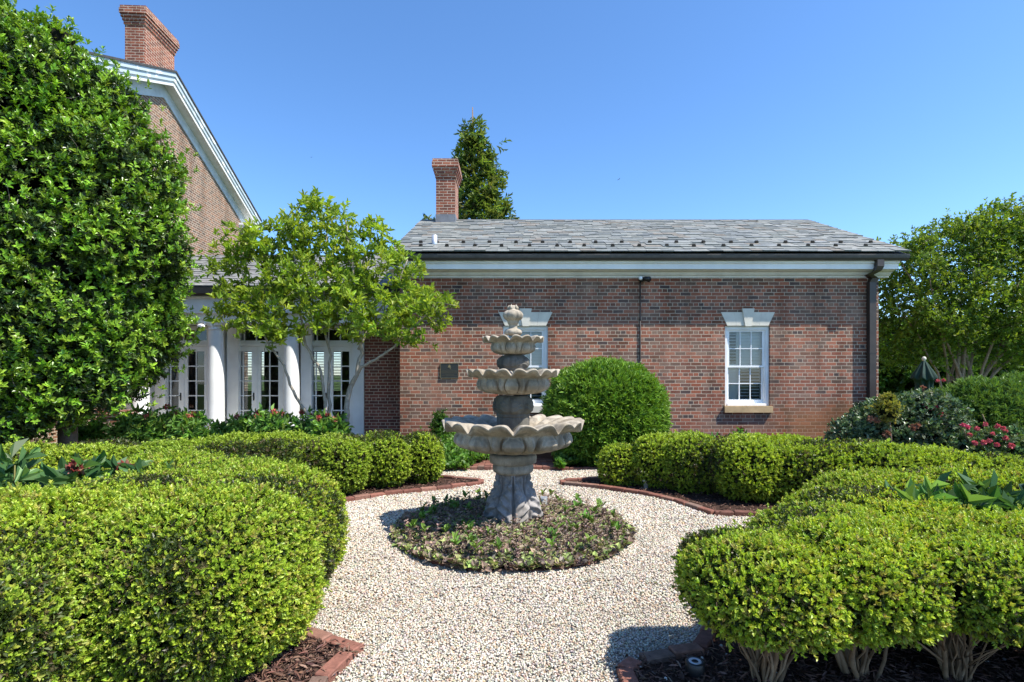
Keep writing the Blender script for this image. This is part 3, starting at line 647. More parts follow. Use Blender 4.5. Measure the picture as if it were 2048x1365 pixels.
cx = P(1280, 0, WY)[0]
mb = MB(); mb.tube([(cx, WY - .018, .3), (cx, WY - .018, 3.38)], .013, 8)
for z in (2.6, 1.72, .9): mb.tube([(cx, WY - .018, z - .025), (cx, WY - .018, z + .025)], .02, 8)
part(mb, 'conduit', M['bronze'], fl)
mb = MB(); mb.lathe([(.0, 3.36), (.055, 3.37), (.055, 3.43), (0, 3.44)], (cx + .02, WY - .045), 12); mb.tube([(cx + .02, WY - .06, 3.42), (cx + .09, WY - .09, 3.42), (cx + .15, WY - .16, 3.39)], [.03, .045, .06], 10); mb.tube([(cx, WY - .06, 3.42), (cx - .02, WY - .13, 3.42)], [.025, .04], 10); part(mb, 'lamp_head', M['black'], fl)
mb = MB(); mb.tube([(cx - .02, WY - .131, 3.42), (cx - .022, WY - .15, 3.42)], [.04, .034], 14); part(mb, 'lens', M['white'], fl)

# ------------------------------------------------------------------ link pavilion with French doors
link_ = thing('garden_pavilion', (-6, 12, 0), 'white columned link building with French doors between the two brick buildings', 'building')
DY = 12.5
LX0, LX1 = -9.45, P(729, 0, 12.35)[0]
froof, fu, fn, fe = slate_roof(link_, -9.6, XL - .004, 11.6, 3.385, 14.2, 4.64, 15, [(.19, .19, .185), (.215, .22, .21), (.17, .175, .175), (.235, .23, .215), (.20, .195, .19)], .22, .42)
for px, py in ((368, 562), (374, 570)): snow_guard(px, py, fe, fu, fn, froof)
mb = MB(); mb.sweep([(11.52, 3.37), (11.53, 3.24), (11.56, 3.2), (11.66, 3.2), (11.66, 3.37), (11.645, 3.37), (11.64, 3.22), (11.56, 3.22), (11.54, 3.37)], -9.5, XL - .01); part(mb, 'gutter', M['black'], link_)
mb = MB(); mb.sweep([(11.7, 2.83), (11.7, 3.26), (12.35, 3.26), (12.35, 2.62), (11.8, 2.62), (11.8, 2.81), (11.77, 2.83)], LX0, XL - .006)
mb.sweep([(11.66, 3.17), (11.66, 3.24), (11.699, 3.24), (11.699, 3.14)], LX0, XL - .008); mb.sweep([(11.78, 2.70), (11.78, 2.74), (11.799, 2.74), (11.799, 2.70)], LX0, XL - .008)
part(mb, 'entablature', M['white'], link_)
mb = MB(); mb.box(LX0, XL - .01, 11.75, 12.75, -.1, .10); part(mb, 'floor', M['limestone'], link_)
for px in (281, 432, 583):
    c = P(px, 0, 12.0)[0]; mb = MB()
    mb.lathe([(.0, .10), (.20, .10), (.20, .15), (.185, .17), (.195, .2), (.175, .23), (.172, .25), (.174, .9), (.165, 1.6), (.15, 2.45), (.15, 2.47), (.165, 2.48), (.165, 2.5), (.152, 2.51), (.155, 2.55), (.19, 2.58), (.0, 2.58)], (c, 12.0), 36)
    mb.box(c - .2, c + .2, 11.82, 12.18, 2.58, 2.619); part(mb, 'column', M['white'], link_)
    mb = MB(); mb.box(c + .06, c + .30, 12.40, DY + .1, .1, 2.62); mb.box(c - .3, c - .06, 12.40, DY + .1, .1, 2.62); part(mb, 'pilaster', M['white'], link_)
mb = MB(); mb.box(P(708, 0, 12.4)[0], LX1, 12.3, 12.6, .1, 2.62); part(mb, 'pilaster', M['white'], link_)
mb = MB()
for a, b_ in ((-9.45, P(312, 0, DY)[0]),): mb.box(a, b_, DY, DY + .1, .1, 2.62)
part(mb, 'wall', M['white'], link_)
def french_bay(pxa, pxb):
    xa, xb = P(pxa, 0, DY)[0], P(pxb, 0, DY)[0]
    mb = MB(); mb.box(xa, xa + .05, DY - .03, DY + .1, .1, 2.62); mb.box(xb - .05, xb, DY - .03, DY + .1, .1, 2.62); mb.box(xa + .05, xb - .05, DY - .03, DY + .1, 2.14, 2.24); mb.box(xa + .05, xb - .05, DY - .03, DY + .1, 2.56, 2.62)
    mb.box(xa + .05, xb - .05, DY - .045, DY - .03, 2.165, 2.19)
    fr_ = part(mb, 'door_frame', M['white'], link_)
    a, b_ = xa + .05, xb - .05
    mb = MB(); mb.box(a, a + .05, DY, DY + .05, 2.24, 2.56); mb.box(b_ - .05, b_, DY, DY + .05, 2.24, 2.56); mb.box(a + .05, b_ - .05, DY, DY + .05, 2.24, 2.275); mb.box(a + .05, b_ - .05, DY, DY + .05, 2.525, 2.56)
    for k in (1, 2, 3): x = a + .05 + (b_ - a - .1) * k / 4; mb.box(x - .011, x + .011, DY + .005, DY + .045, 2.275, 2.525)
    part(mb, 'transom', M['white'], fr_); g = MB(); g.add([(a + .05, DY + .025, 2.275), (b_ - .05, DY + .025, 2.275), (b_ - .05, DY + .025, 2.525), (a + .05, DY + .025, 2.525)], [(0, 1, 2, 3)]); part(g, 'pane', M['glass'], fr_)
    mid = (a + b_) / 2
    for k, (xa_, xb_) in enumerate(((a + .004, mid - .003), (mid + .003, b_ - .004))):
        mb = MB(); st = .105; y0, y1 = DY, DY + .045; z0, z1 = .115, 2.135
        mb.box(xa_, xa_ + st, y0, y1, z0, z1); mb.box(xb_ - st, xb_, y0, y1, z0, z1); mb.box(xa_ + st, xb_ - st, y0, y1, z1 - .12, z1); mb.box(xa_ + st, xb_ - st, y0, y1, z0, z0 + .16)
        gx0, gx1, gz0, gz1 = xa_ + st, xb_ - st, z0 + .16, z1 - .12; x = (gx0 + gx1) / 2; mb.box(x - .012, x + .012, y0 + .006, y1 - .004, gz0, gz1)
        for q in range(1, 5):
            z = gz0 + (gz1 - gz0) * q / 5; mb.box(gx0, x - .012, y0 + .006, y1 - .004, z - .012, z + .012); mb.box(x + .012, gx1, y0 + .006, y1 - .004, z - .012, z + .012)
        if k == 0: mb.box(xb_ - .03, xb_ + .025, y0 - .012, y0 - .0005, z0, z1)
        d = part(mb, 'french_door', M['white'], link_)
        g = MB(); g.add([(gx0, DY + .024, gz0), (gx1, DY + .024, gz0), (gx1, DY + .024, gz1), (gx0, DY + .024, gz1)], [(0, 1, 2, 3)]); part(g, 'pane', M['glass'], d)
        if k == 0:
            h_ = MB(); xh = xb_ - .055; h_.obox((xh, DY - .006, .95), (.014, 0, 0), (0, .006, 0), (0, 0, .09)); h_.tube([(xh, DY - .012, .97), (xh, DY - .05, .97), (xh - .07, DY - .055, .965)], .009, 6); part(h_, 'handle', M['black'], d)
for pa, pb in ((311, 422), (455, 570), (602, 712)): french_bay(pa, pb)
# dim room behind the doors with a back wall that has windows
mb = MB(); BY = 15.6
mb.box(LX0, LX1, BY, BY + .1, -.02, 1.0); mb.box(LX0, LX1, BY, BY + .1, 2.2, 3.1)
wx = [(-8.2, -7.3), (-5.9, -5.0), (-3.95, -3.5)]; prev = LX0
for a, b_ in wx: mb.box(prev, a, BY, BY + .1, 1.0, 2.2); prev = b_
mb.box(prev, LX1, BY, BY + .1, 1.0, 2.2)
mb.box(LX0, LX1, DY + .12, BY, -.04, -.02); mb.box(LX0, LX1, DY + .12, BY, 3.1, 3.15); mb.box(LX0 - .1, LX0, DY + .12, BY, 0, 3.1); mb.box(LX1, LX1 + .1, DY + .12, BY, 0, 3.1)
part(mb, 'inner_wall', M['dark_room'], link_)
for a, b_ in wx:
    mb = MB()
    for q in range(26):
        z = 1.02 + q * .046; mb.box(a, b_, BY - .03, BY - .01, z, z + .027)
    part(mb, 'blind', M['shade_slat'], link_)
sp_ = thing('spot_lamp', P(407, 655, 11.75), 'round white lamp under the pavilion eave beside a column', 'light')
c = P(407, 655, 11.72); mb = MB(); mb.tube([(c[0], 11.70, c[2]), (c[0], 11.66, c[2]), (c[0], 11.60, c[2] - .01)], [.03, .07, .075], 16); mb.tube([(c[0], 11.74, c[2] + .02), (c[0], 11.79, c[2] + .14)], .02, 8); part(mb, 'housing', M['white'], sp_)
mb = MB(); mb.tube([(c[0], 11.599, c[2] - .01), (c[0], 11.592, c[2] - .011)], [.06, .05], 16); part(mb, 'lens', M['galv'], sp_)
bp_ = thing('brick_pier', (-8.58, 11.4, 0), 'low brick pier beside the leftmost pavilion column', 'pier'); mb = MB(); mb.box(-8.85, -8.33, 11.3, 11.72, -.1, .62); part(mb, 'shaft', M['brick_house'], bp_); mb = MB(); mb.box(-8.9, -8.28, 11.26, 11.76, .62, .69); part(mb, 'cap', M['brick_chimney'], bp_)

# ------------------------------------------------------------------ main house (gable towards the garden)
hd = math.atan2(.051, 1.0)
hs = thing('gabled_house', (-9.62, 14.6, 0), 'tall brick house with white raking cornice and big corbelled chimney', 'building', rz=hd, local=True)
HD = 5.25; zr = 9.35; sl = .444; zeave = zr - sl * HD
mb = MB(); poly = [(-HD, -.1), (HD, -.1), (HD, zeave), (0, zr), (-HD, zeave)]; n = 5
v = [(0, y, z) for y, z in poly] + [(-7, y, z) for y, z in poly]
mb.add(v, [(0, 1, 2, 3, 4), (9, 8, 7, 6, 5)] + [(i, i + 5, (i + 1) % 5 + 5, (i + 1) % 5) for i in range(5)]); part(mb, 'wall', M['brick_house'], hs)
def rake(mb, x0, x1, off0, off1, ya, yb, mi=0):
    """slanted box following both slopes: off = height above wall top line"""
    for s in (-1, 1):
        A = [(x, s * y, zr - sl * abs(y) + o) for x in (x0, x1) for (y, o) in ((ya, off0), (yb, off0), (yb, off1), (ya, off1))]
        mb.add(A, [(0, 1, 2, 3), (7, 6, 5, 4), (0, 4, 5, 1), (1, 5, 6, 2), (2, 6, 7, 3), (3, 7, 4, 0)] if s > 0 else [(3, 2, 1, 0), (4, 5, 6, 7), (1, 5, 4, 0), (2, 6, 5, 1), (3, 7, 6, 2), (0, 4, 7, 3)])
YE = HD + .28
mb = MB(); rake(mb, .0, .03, -.25, .10, 0, HD); part(mb, 'frieze_board', M['gray_paint'], hs)
mb = MB(); rake(mb, .031, .26, .10, .13, 0, YE); rake(mb, .26, .285, .08, .36, 0, YE); part(mb, 'raking_cornice', M['white_worn'], hs)
mb = MB(); rake(mb, .285, .315, .20, .42, 0, YE); rake(mb, .315, .345, .33, .44, 0, YE + .02); part(mb, 'crown_moulding', M['peel'], hs)
mb = MB(); rake(mb, -7.2, .37, .445, .50, 0, YE + .08); part(mb, 'roof', plain('dark_shingle', (.05, .048, .047), .8, .3, 9), hs)
ze = zr - sl * YE
for s in (1, -1):
    mb = MB(); y0, y1 = sorted((s * (HD - .75), s * (YE + .05))); mb.box(.001, .30, y0, y1, ze - .02, ze + .05); mb.box(.001, .24, y0 + .03, y1 - .03, ze - .12, ze - .02)
    y0, y1 = sorted((s * HD, s * (YE + .05))); mb.box(-7, 0, y0, y1, ze - .1, ze + .05)
    part(mb, 'cornice_return', M['white'], hs)
corbel_chimney(hs, -.60, -.10, -.62, .72, 8.7, 11.15, M['brick_chimney'], None)
mb = MB(); mb.tube([(-.35, .45, 11.15), (-.35, .45, 11.28)], .06, 10); mb.lathe([(.0, 11.32), (.09, 11.30), (.09, 11.27), (0, 11.26)], (-.35, .45), 10); part(mb, 'chimney_pot', M['black'], hs)

# ------------------------------------------------------------------ fountain
K = .00469
def zf(py): return H - (py - Y0) * K
ft = thing('stone_fountain', (FX, FY, 0), 'three tier grey cast stone fountain with scalloped shell bowls and leafy base', 'fountain')
def profile_surface(prof, n, fn, c=(FX, FY)):
    """prof rows (r,z,weights...) densified; fn(theta, r, z, w) -> r, z"""
    prof = np.array(prof, float); seg = []
    for i in range(len(prof) - 1):
        k = max(2, int(math.hypot(prof[i + 1][0] - prof[i][0], prof[i + 1][1] - prof[i][1]) / .006))
        for t in np.linspace(0, 1, k, endpoint=False): seg.append(prof[i] * (1 - t) + prof[i + 1] * t)
    seg.append(prof[-1]); seg = np.array(seg); th = np.linspace(0, 2 * math.pi, n, endpoint=False)
    # soften corners
    for _ in range(4): seg[1:-1] = .25 * seg[:-2] + .5 * seg[1:-1] + .25 * seg[2:]
    T = np.tile(th, (len(seg), 1)); Rr = np.tile(seg[:, :1], (1, n)); Z = np.tile(seg[:, 1:2], (1, n)); Wt = [np.tile(seg[:, 2 + k:3 + k], (1, n)) for k in range(seg.shape[1] - 2)]
    Rr, Z = fn(T, Rr, Z, Wt)
    return np.stack([c[0] + Rr * np.cos(T), c[1] + Rr * np.sin(T), Z], -1)
TH0 = R_(-90)
def bowl(zb, zneck, zrim, rb, rbelly, rneck, rrim, amp, lobes, zin, rin, phase=0.0):
    zm = zb + (zneck - zb) * .55
    prof = [(rb, zb, 0, 0), (rb + (rbelly - rb) * .55, zb + (zneck - zb) * .10, 0, .6), (rb + (rbelly - rb) * .88, zb + (zneck - zb) * .32, 0, 1), (rbelly, zm, 0, 1), (rbelly * .985, zb + (zneck - zb) * .8, 0, .8), (rneck, zneck, .0, .1),
            (rneck + (rrim - rneck) * .35, zneck + (zrim - zneck) * .30, .30, 0), (rneck + (rrim - rneck) * .8, zneck + (zrim - zneck) * .55, .8, 0), (rrim, zrim - .010, 1, 0), (rrim + .004, zrim - .001, 1, 0), (rrim - .012, zrim + .008, 1, 0),
            (rrim - (rrim - rin) * .28, zrim + .005, .75, 0), (rrim - (rrim - rin) * .6, zrim - (zrim - zin) * .5, .3, 0), (rin, zin, 0, 0)]
    def fn(T, r, z, w):
        ph = lobes * (T - TH0) + phase
        hump = np.abs(np.sin(ph)) ** .9; deep = np.maximum(0, np.cos(ph)) ** 5
        shal = np.maximum(0, -np.cos(ph)) ** 3; f = hump * .62 - deep * .55 + shal * .06
        z = z + amp * w[0] * f; r = r + w[0] * (amp * .22 * f)
        # egg shaped gadroons on the belly: one per two lobes
        q = np.mod(ph / (2 * math.pi) + .5, 1.0) - .5     # -.5..5 , centre at deep notch
        zz = (z - (zb + zneck) / 2) / ((zneck - zb) / 2)
        egg = (np.abs(q) / .27) ** 2 + (zz * .95 + .05) ** 2
        inner = np.clip((1 - egg) * 2.2, 0, 1) ** .5; ringv = np.exp(-((egg - 1.05) / .14) ** 2) - 1.1 * np.exp(-((egg - 1.55) / .22) ** 2)
        rib = np.exp(-((np.abs(q) - .5) / .07) ** 2)
        r = r + w[1] * rbelly * (.10 * inner + .07 * ringv + .10 * rib - .07)
        return r, z
    return profile_surface(prof, 600, fn)
def acanthus(u, s):
    """relief of one leaf; u = -1..1 across, s = 0 (tip end) .. 1 (root)"""
    wd = .92 * np.sin(np.clip(s, 0, 1) * math.pi * .86 + .35) ** .8 * (1 + .13 * np.cos(s * 30)); e = np.abs(u) / np.maximum(.05, wd)
    body = np.clip(1 - e ** 3, 0, 1); rib = np.exp(-(u / .07) ** 2); vein = .5 + .5 * np.cos((s * 5.2 - np.abs(u) * 1.5) * 2 * math.pi)
    return body * (.55 + .35 * vein * np.clip(e * 1.6, 0, 1)) - .35 * rib * body, body
def base_fn(T, r, z, w):
    q = np.mod((T - TH0) / (math.pi / 2) + .5, 1.0) - .5; u = q * 2
    s = np.clip((z - .12) / (.50 - .12), 0, 1); hgt, body = acanthus(u, .08 + .9 * s)
    curl = np.exp(-((s - .06) / .09) ** 2) * np.exp(-(u / .35) ** 2) * .045 * (1 - np.exp(-(u / .06) ** 2))
    r = r + w[0] * (.115 * hgt + curl * 1.5 - .045)
    sec = np.mod(q + 1.0, 1.0) - .5; h2, b2 = acanthus(sec * 2.2, .25 + .75 * np.clip((z - .25) / .3, 0, 1)); r = r + w[0] * .055 * h2 * (1 - body)
    return r, z
def pbuild(A, name, m): mb = MB(); mb.grid(A); return part(mb, name, m, ft)
z0 = .07
mb = MB(); mb.box(FX - .25, FX + .25, FY - .25, FY + .25, -.02, .065)
A = profile_surface([(.0, .065, 0), (.24, .065, 0), (.255, .085, 0), (.25, .115, 0), (.225, .125, .3), (.225, .16, 1), (.235, .22, 1), (.222, .28, 1), (.19, .345, 1), (.158, .41, 1), (.148, .47, .9), (.15, .535, .4), (.155, .55, 0)], 480, base_fn)
mb.grid(A); part(mb, 'pedestal', M['stone_base'], ft)
mb = MB(); mb.lathe([(.0, .545), (.165, .55), (.186, .565), (.192, .59), (.19, .62), (.175, .635), (.205, .642), (.218, .65), (.222, .70), (.215, .725), (.0, .726)], (FX, FY), 64); part(mb, 'collar', M['stone'], ft)
pbuild(bowl(zf(902), zf(862), zf(848), .21, .545, .515, .655, .068, 10, zf(868), .12), 'bowl', M['stone'])
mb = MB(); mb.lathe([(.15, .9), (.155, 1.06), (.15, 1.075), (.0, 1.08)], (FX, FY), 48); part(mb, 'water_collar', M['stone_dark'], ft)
def urn(za, zb, r0, rm, r1):
    h = zb - za
    def fn(T, r, z, w):
        q = np.mod((T - TH0) / (math.pi / 2) + .62, 1.0) - .5; hgt, body = acanthus(q * 2.1, np.clip((z - za) / h, .05, .98)); return r + w[0] * rm * (.16 * hgt - .05), z
    return profile_surface([(0, za, 0), (r0, za, 0), (r0 * 1.02, za + h * .12, 0), (r0 * .97, za + h * .15, .1), (rm * .96, za + h * .28, 1), (rm, za + h * .5, 1), (rm * .95, za + h * .75, 1), (r1 * 1.06, za + h * .93, .4), (r1, zb, 0), (0, zb, 0)], 200, fn)
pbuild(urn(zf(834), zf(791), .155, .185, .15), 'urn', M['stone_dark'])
pbuild(bowl(zf(789), zf(757), zf(746), .148, .338, .322, .435, .046, 10, zf(762), .09, .4), 'bowl', M['stone'])
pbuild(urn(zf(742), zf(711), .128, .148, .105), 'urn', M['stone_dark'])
pbuild(bowl(zf(710), zf(687), zf(680), .105, .208, .198, .287, .038, 8, zf(692), .05, .9), 'bowl', M['stone'])
def bud_fn(T, r, z, w): return r * (1 + w[0] * .13 * (np.abs(np.cos(3 * (T - TH0) + .4)) ** .6 - .6)), z
A = profile_surface([(0, zf(671), 0), (.075, zf(671), .3), (.088, zf(666), .6), (.075, zf(660), .3), (.04, zf(658), 0), (.036, zf(650), 0), (.05, zf(649), 0), (.054, zf(646), 0), (.05, zf(643), .2), (.084, zf(638), 1), (.097, zf(631), 1), (.088, zf(626), 1), (.06, zf(621), .8), (.042, zf(621), .5), (.044, zf(616), 1), (.03, zf(611), 1), (.0, zf(612), 0)], 120, bud_fn)
mb = MB(); mb.grid(A)
for k in range(5):
    a = k * 1.2566 + .5; d = np.array([math.cos(a), math.sin(a), 0]); c = np.array([FX, FY, zf(620)])
    mb.tube([c + d * .038, c + d * .045 + (0, 0, .022), c + d * .036 + (0, 0, .046)], [.018, .014, .002], 6)
part(mb, 'finial', M['stone'], ft)
lb = thing('spot_box', (P(1088, 0, 5.6)[0], 5.6, 0), 'small pale metal lamp box standing behind the fountain base', 'light'); c = P(1088, 1003, 5.55)
mb = MB(); mb.box(c[0] - .035, c[0] + .035, 5.52, 5.58, 0, .06); mb.box(c[0] - .035, c[0] + .035, 5.52, 5.58, c[2] - .03, c[2] + .045); mb.box(c[0] - .008, c[0] + .008, 5.54, 5.56, .06, c[2] - .03); part(mb, 'housing', M['galv'], lb)
mb = MB(); mb.box(c[0] - .026, c[0] + .026, 5.512, 5.5195, c[2] - .022, c[2] + .034); part(mb, 'lens', M['white_worn'], lb)
wl = thing('well_light', (P(1390, 0, 2.55)[0], 2.55, 0), 'black round well light set in dark mulch at lower right', 'light'); cx, cy = P(1390, 0, 2.55)[0], 2.55
mb = MB(); mb.lathe([(.0, 0), (.045, 0), (.045, .085), (.04, .09), (.032, .088), (.0, .082)], (cx, cy), 24); part(mb, 'canister', M['black'], wl)
mb = MB(); mb.lathe([(.016, .0875), (.028, .0905), (.03, .089), (.03, .086)], (cx, cy), 24); part(mb, 'ring', M['galv'], wl)
wl2 = thing('path_spike', (P(1292, 0, 6.75)[0], 6.75, 0), 'small pale pipe fitting in the mulch beside the end boxwood ball', 'fitting'); cx, cy = P(1292, 0, 6.75)[0], 6.75
mb = MB(); mb.lathe([(0, 0), (.03, 0), (.03, .10), (.045, .11), (.045, .13), (0, .135)], (cx, cy), 14); part(mb, 'cap', M['limestone'], wl2)

# planting round the fountain
n = 7000; a = rng.uniform(0, 6.28, n); r = np.sqrt(rng.uniform(.22 ** 2, 1.09 ** 2, n)); x = FX + r * np.cos(a); y = FY + r * np.sin(a)
hz = .035 + .085 * np.clip(1.06 - r, 0, .8) + .025 * sn(np.c_[x, y, x * 0], 9, 4)
A = unit(np.stack([rng.normal(0, .3, n), rng.normal(0, .3, n) - .12, np.ones(n)], 1))
aj = [(.17, .115, .10), (.13, .095, .085), (.22, .165, .11), (.20, .26, .08), (.31, .235, .17), (.25, .32, .09), (.11, .08, .075), (.38, .30, .21), (.18, .21, .07), (.30, .34, .12), (.33, .26, .19), (.22, .30, .08)]
ch = [sprigs(np.stack([x, y, hz], 1), A, 5, .046, .031, aj, (50, 88), .12, True, .28)]
n = 520; a = rng.uniform(0, 6.28, n); r = np.sqrt(rng.uniform(.3 ** 2, 1.02 ** 2, n)); x = FX + r * np.cos(a); y = FY + r * np.sin(a)
for k in range(5):
    ch.append(sprigs(np.stack([x + rng.normal(0, .004, n), y, .06 + .085 * np.clip(1.06 - r, 0, .8) + .022 * k * rng.uniform(.7, 1.3, n)], 1), np.tile([[0, 0, 1.]], (n, 1)), 4, .022, .014, [(.22, .15, .12), (.27, .20, .15), (.16, .11, .10), (.33, .26, .18)], (50, 85), .1, False, .25))
n = 60; a = rng.uniform(0, 6.28, n); r = np.sqrt(rng.uniform(.25, 1.0, n)) ; ch.append(sprigs(np.stack([FX + r * np.cos(a), FY + r * np.sin(a), np.full(n, .13)], 1), np.tile([[0, -.1, 1.]], (n, 1)), 5, .07, .035, [(.10, .20, .03), (.15, .25, .04)], (25, 70), .2))
bk = (np.array([(FX + q * math.cos(t) * 1.05, FY + q * math.sin(t) * 1.05, .03 + .03 * (1 - q)) for q in np.linspace(0, 1, 8) for t in np.linspace(0, 2 * math.pi, 40, endpoint=False)]))
fk = np.array([(i * 40 + j, i * 40 + (j + 1) % 40, (i + 1) * 40 + (j + 1) % 40, (i + 1) * 40 + j) for i in range(7) for j in range(40)])
ch.append((bk, fk, np.tile(np.array([[.03, .025, .018]]), (len(bk), 1)), 1, True))
o = np_mesh('ground_cover', ch, [M['cover'], M['core']]); tag(o, 'bronze and green bugleweed carpet around the fountain base', 'ground cover', kind='stuff')

# ------------------------------------------------------------------ boxwood
BOX_N = [(.26, .385, .028), (.33, .45, .032), (.20, .31, .025), (.39, .49, .05), (.11, .20, .018), (.26, .375, .03), (.44, .45, .075), (.30, .24, .08)]
BOX_F = [(.27, .385, .03), (.32, .44, .035), (.20, .31, .025), (.38, .48, .055), (.13, .20, .018)]
TIPN = (.42, .54, .06); TIPF = (.42, .52, .065)
def lump(cx, cy, rx, ry, top, bot=0.0): return (cx, cy, (top + bot) / 2, rx, ry, (top - bot) / 2)
def shrub(name, lumps, label, cat, group, others=(), near=True, stems=None, dens=None, p=2.7, zmin=.03, size=None):
    c = lumps[0]; t = thing(name, (c[0], c[1], 0), label, cat, group)
    L = size or (.0165 if near else .024); d = dens or (4700 if near else 2000)
    Pp, Nn = lump_sample(lumps, d, p, zmin, .066 if near else .05, 5.5, True, .05, .58, others)
    Pp = Pp + Nn * rng.uniform(size=(len(Pp), 1)) ** 14 * .045
    A = unit(Nn + rng.normal(0, .42, Nn.shape) + np.array([0, 0, .30]))
    cols, tip = (BOX_N, TIPN) if near else (BOX_F, TIPF)
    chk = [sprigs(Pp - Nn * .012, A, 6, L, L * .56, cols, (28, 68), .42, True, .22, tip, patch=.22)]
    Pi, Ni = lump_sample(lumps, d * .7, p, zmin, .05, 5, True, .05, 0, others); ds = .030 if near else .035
    chk += [sprigs(Pi - Ni * ds, unit(Ni + rng.normal(0, .7, Ni.shape)), 6, L * 1.15, L * .62, [(.045, .075, .014), (.07, .105, .018), (.03, .05, .012), (.085, .07, .03)], (35, 85), .5, False, .25)]  # deeper leaves coloured darker to paint the shade between sprigs
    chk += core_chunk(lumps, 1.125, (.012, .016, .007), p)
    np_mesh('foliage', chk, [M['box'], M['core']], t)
    for (sx, sy, sr, n_) in (stems or [(l[0], l[1], min(l[3], l[4]) * .5, 5) for l in lumps]):
        mb = MB(); zt = .50 if stems else .2
        for k in range(n_):
            a = random.uniform(0, 6.28); rr = sr * random.uniform(.2, 1.0); b0 = np.array([sx + math.cos(a) * .055 * random.uniform(.2, 1), sy + math.sin(a) * .055 * random.uniform(.2, 1), -.015])
            e = np.array([sx + math.cos(a) * rr, sy + math.sin(a) * rr * .85, zt]); br = random.choice([(.27, .175, .10), (.34, .235, .145), (.19, .125, .075), (.30, .20, .12)])
            r0 = random.choice([.005, .006, .008, .010, .013]) if stems else .012; pts = []; wob = np.zeros(3)
            for s_ in np.linspace(0, 1, 9):
                pts.append(b0 + (e - b0) * np.array([s_ ** 1.1, s_ ** 1.1, s_]) + wob); wob = wob * .8 + np.array([random.gauss(0, .010), random.gauss(0, .010), 0])
            mb.tube(pts, list(np.linspace(r0, r0 * .5, 9)), 6, 0, br)
            for q_ in range(random.randint(1, 3) if stems else 0):
                m_ = random.randint(2, 5); p0 = pts[m_]; d = (e - b0) * .45 + np.array([random.gauss(0, .09), random.gauss(0, .09), random.uniform(-.06, .06)])
                mb.tube([p0, p0 + d * .35 + (random.gauss(0, .012), random.gauss(0, .012), 0), p0 + d * .7 + (random.gauss(0, .012), 0, 0), p0 + d], [r0 * .55, r0 * .45, r0 * .35, .0015], 5, 0, br)
        part(mb, 'stem', M['bark'], t)
    return t
GRP = 'clipped boxwoods edging the parterre beds'
lf = [lump(-1.62, 2.75, .55, .62, .85), lump(-1.64, 3.4, .53, .52, .86), lump(-2.05, 3.87, .5, .45, .85), lump(-2.55, 4.02, .5, .42, .85), lump(-2.35, 2.55, .62, .62, .85), lump(-3.05, 2.42, .6, .6, .84), lump(-2.2, 3.15, .5, .5, .87), lump(-3.7, 2.4, .5, .6, .84)]
lf2 = [lump(-2.10, 1.95, .42, .32, .755)]
shrub('boxwood_hedge', lf, 'big rounded boxwood mass filling the left foreground', 'hedge', GRP, lf2)
shrub('boxwood_shrub', lf2, 'lower boxwood lump at the bottom left corner in front of the big hedge', 'shrub', GRP, lf)
rf = [lump(1.17, 2.55, .35, .40, .67, .27), lump(1.65, 2.58, .335, .45, .71, .28), lump(2.14, 2.53, .345, .46, .72, .30), lump(2.64, 2.56, .37, .48, .73, .30)]
rb = [lump(1.80, 3.06, .40, .42, .70, .05), lump(2.25, 3.5, .42, .42, .72, .05), lump(2.72, 3.98, .45, .42, .73, .05), lump(3.35, 4.1, .45, .36, .72, .05), lump(4.0, 4.1, .5, .36, .71, .05), lump(4.7, 4.1, .5, .36, .70, .05), lump(3.2, 2.6, .4, .48, .72, .1), lump(2.36, 3.02, .36, .30, .70, .1), lump(2.9, 2.92, .4, .22, .71, .1)]
labs = ['boxwood with tan bare stems at the path corner, leftmost of the right foreground row', 'boxwood above a tan stem clump, second in the right foreground row', 'boxwood above thick splayed stems, third in the right foreground row', 'boxwood cut by the right picture edge, last in the foreground row']
stb = [(1.19, 2.50, .32, 26), (1.67, 2.55, .30, 20), (2.11, 2.52, .33, 24), (2.62, 2.55, .32, 20)]
for i in range(4): shrub('boxwood_shrub', [rf[i]], labs[i], 'shrub', GRP, rf[:i] + rf[i + 1:] + rb, True, [stb[i]], zmin=.275, p=2.75)
shrub('boxwood_hedge', rb, 'curving boxwood hedge behind the bare stemmed row, around the right peony', 'hedge', GRP, rf, True, dens=3600, p=2.75)
lb_ball = [lump(-1.236, 7.2, .30, .30, .67)]
lbk = [lump(-1.68, 6.98, .36, .40, .69), lump(-2.2, 6.62, .44, .46, .70), lump(-2.78, 6.45, .45, .5, .71), lump(-3.35, 6.35, .5, .5, .71), lump(-4.0, 6.15, .5, .5, .70), lump(-4.65, 5.98, .5, .5, .70), lump(-5.3, 5.8, .5, .5, .68)]
shrub('boxwood_ball', lb_ball, 'rounded boxwood ending the rear left hedge nearest the fountain', 'shrub', GRP, lbk, False, p=2.5)
shrub('boxwood_hedge', lbk, 'long low boxwood hedge in front of the French doors', 'hedge', GRP, lb_ball, False)
rb_ball = [lump(1.463, 7.05, .285, .28, .535)]
rbk = [lump(1.9, 6.95, .32, .36, .66), lump(2.3, 6.7, .4, .42, .70), lump(2.8, 6.3, .46, .5, .72), lump(3.4, 6.15, .5, .5, .72), lump(4.05, 6.05, .5, .5, .70), lump(4.7, 5.95, .5, .48, .64), lump(5.3, 5.9, .5, .45, .57), lump(5.95, 5.85, .5, .45, .52)]
shrub('boxwood_ball', rb_ball, 'small rounded boxwood ending the rear right hedge by the yew', 'shrub', GRP, rbk, False, p=2.5)
shrub('boxwood_hedge', rbk, 'long low boxwood hedge below the right hand window', 'hedge', GRP, rb_ball, False)

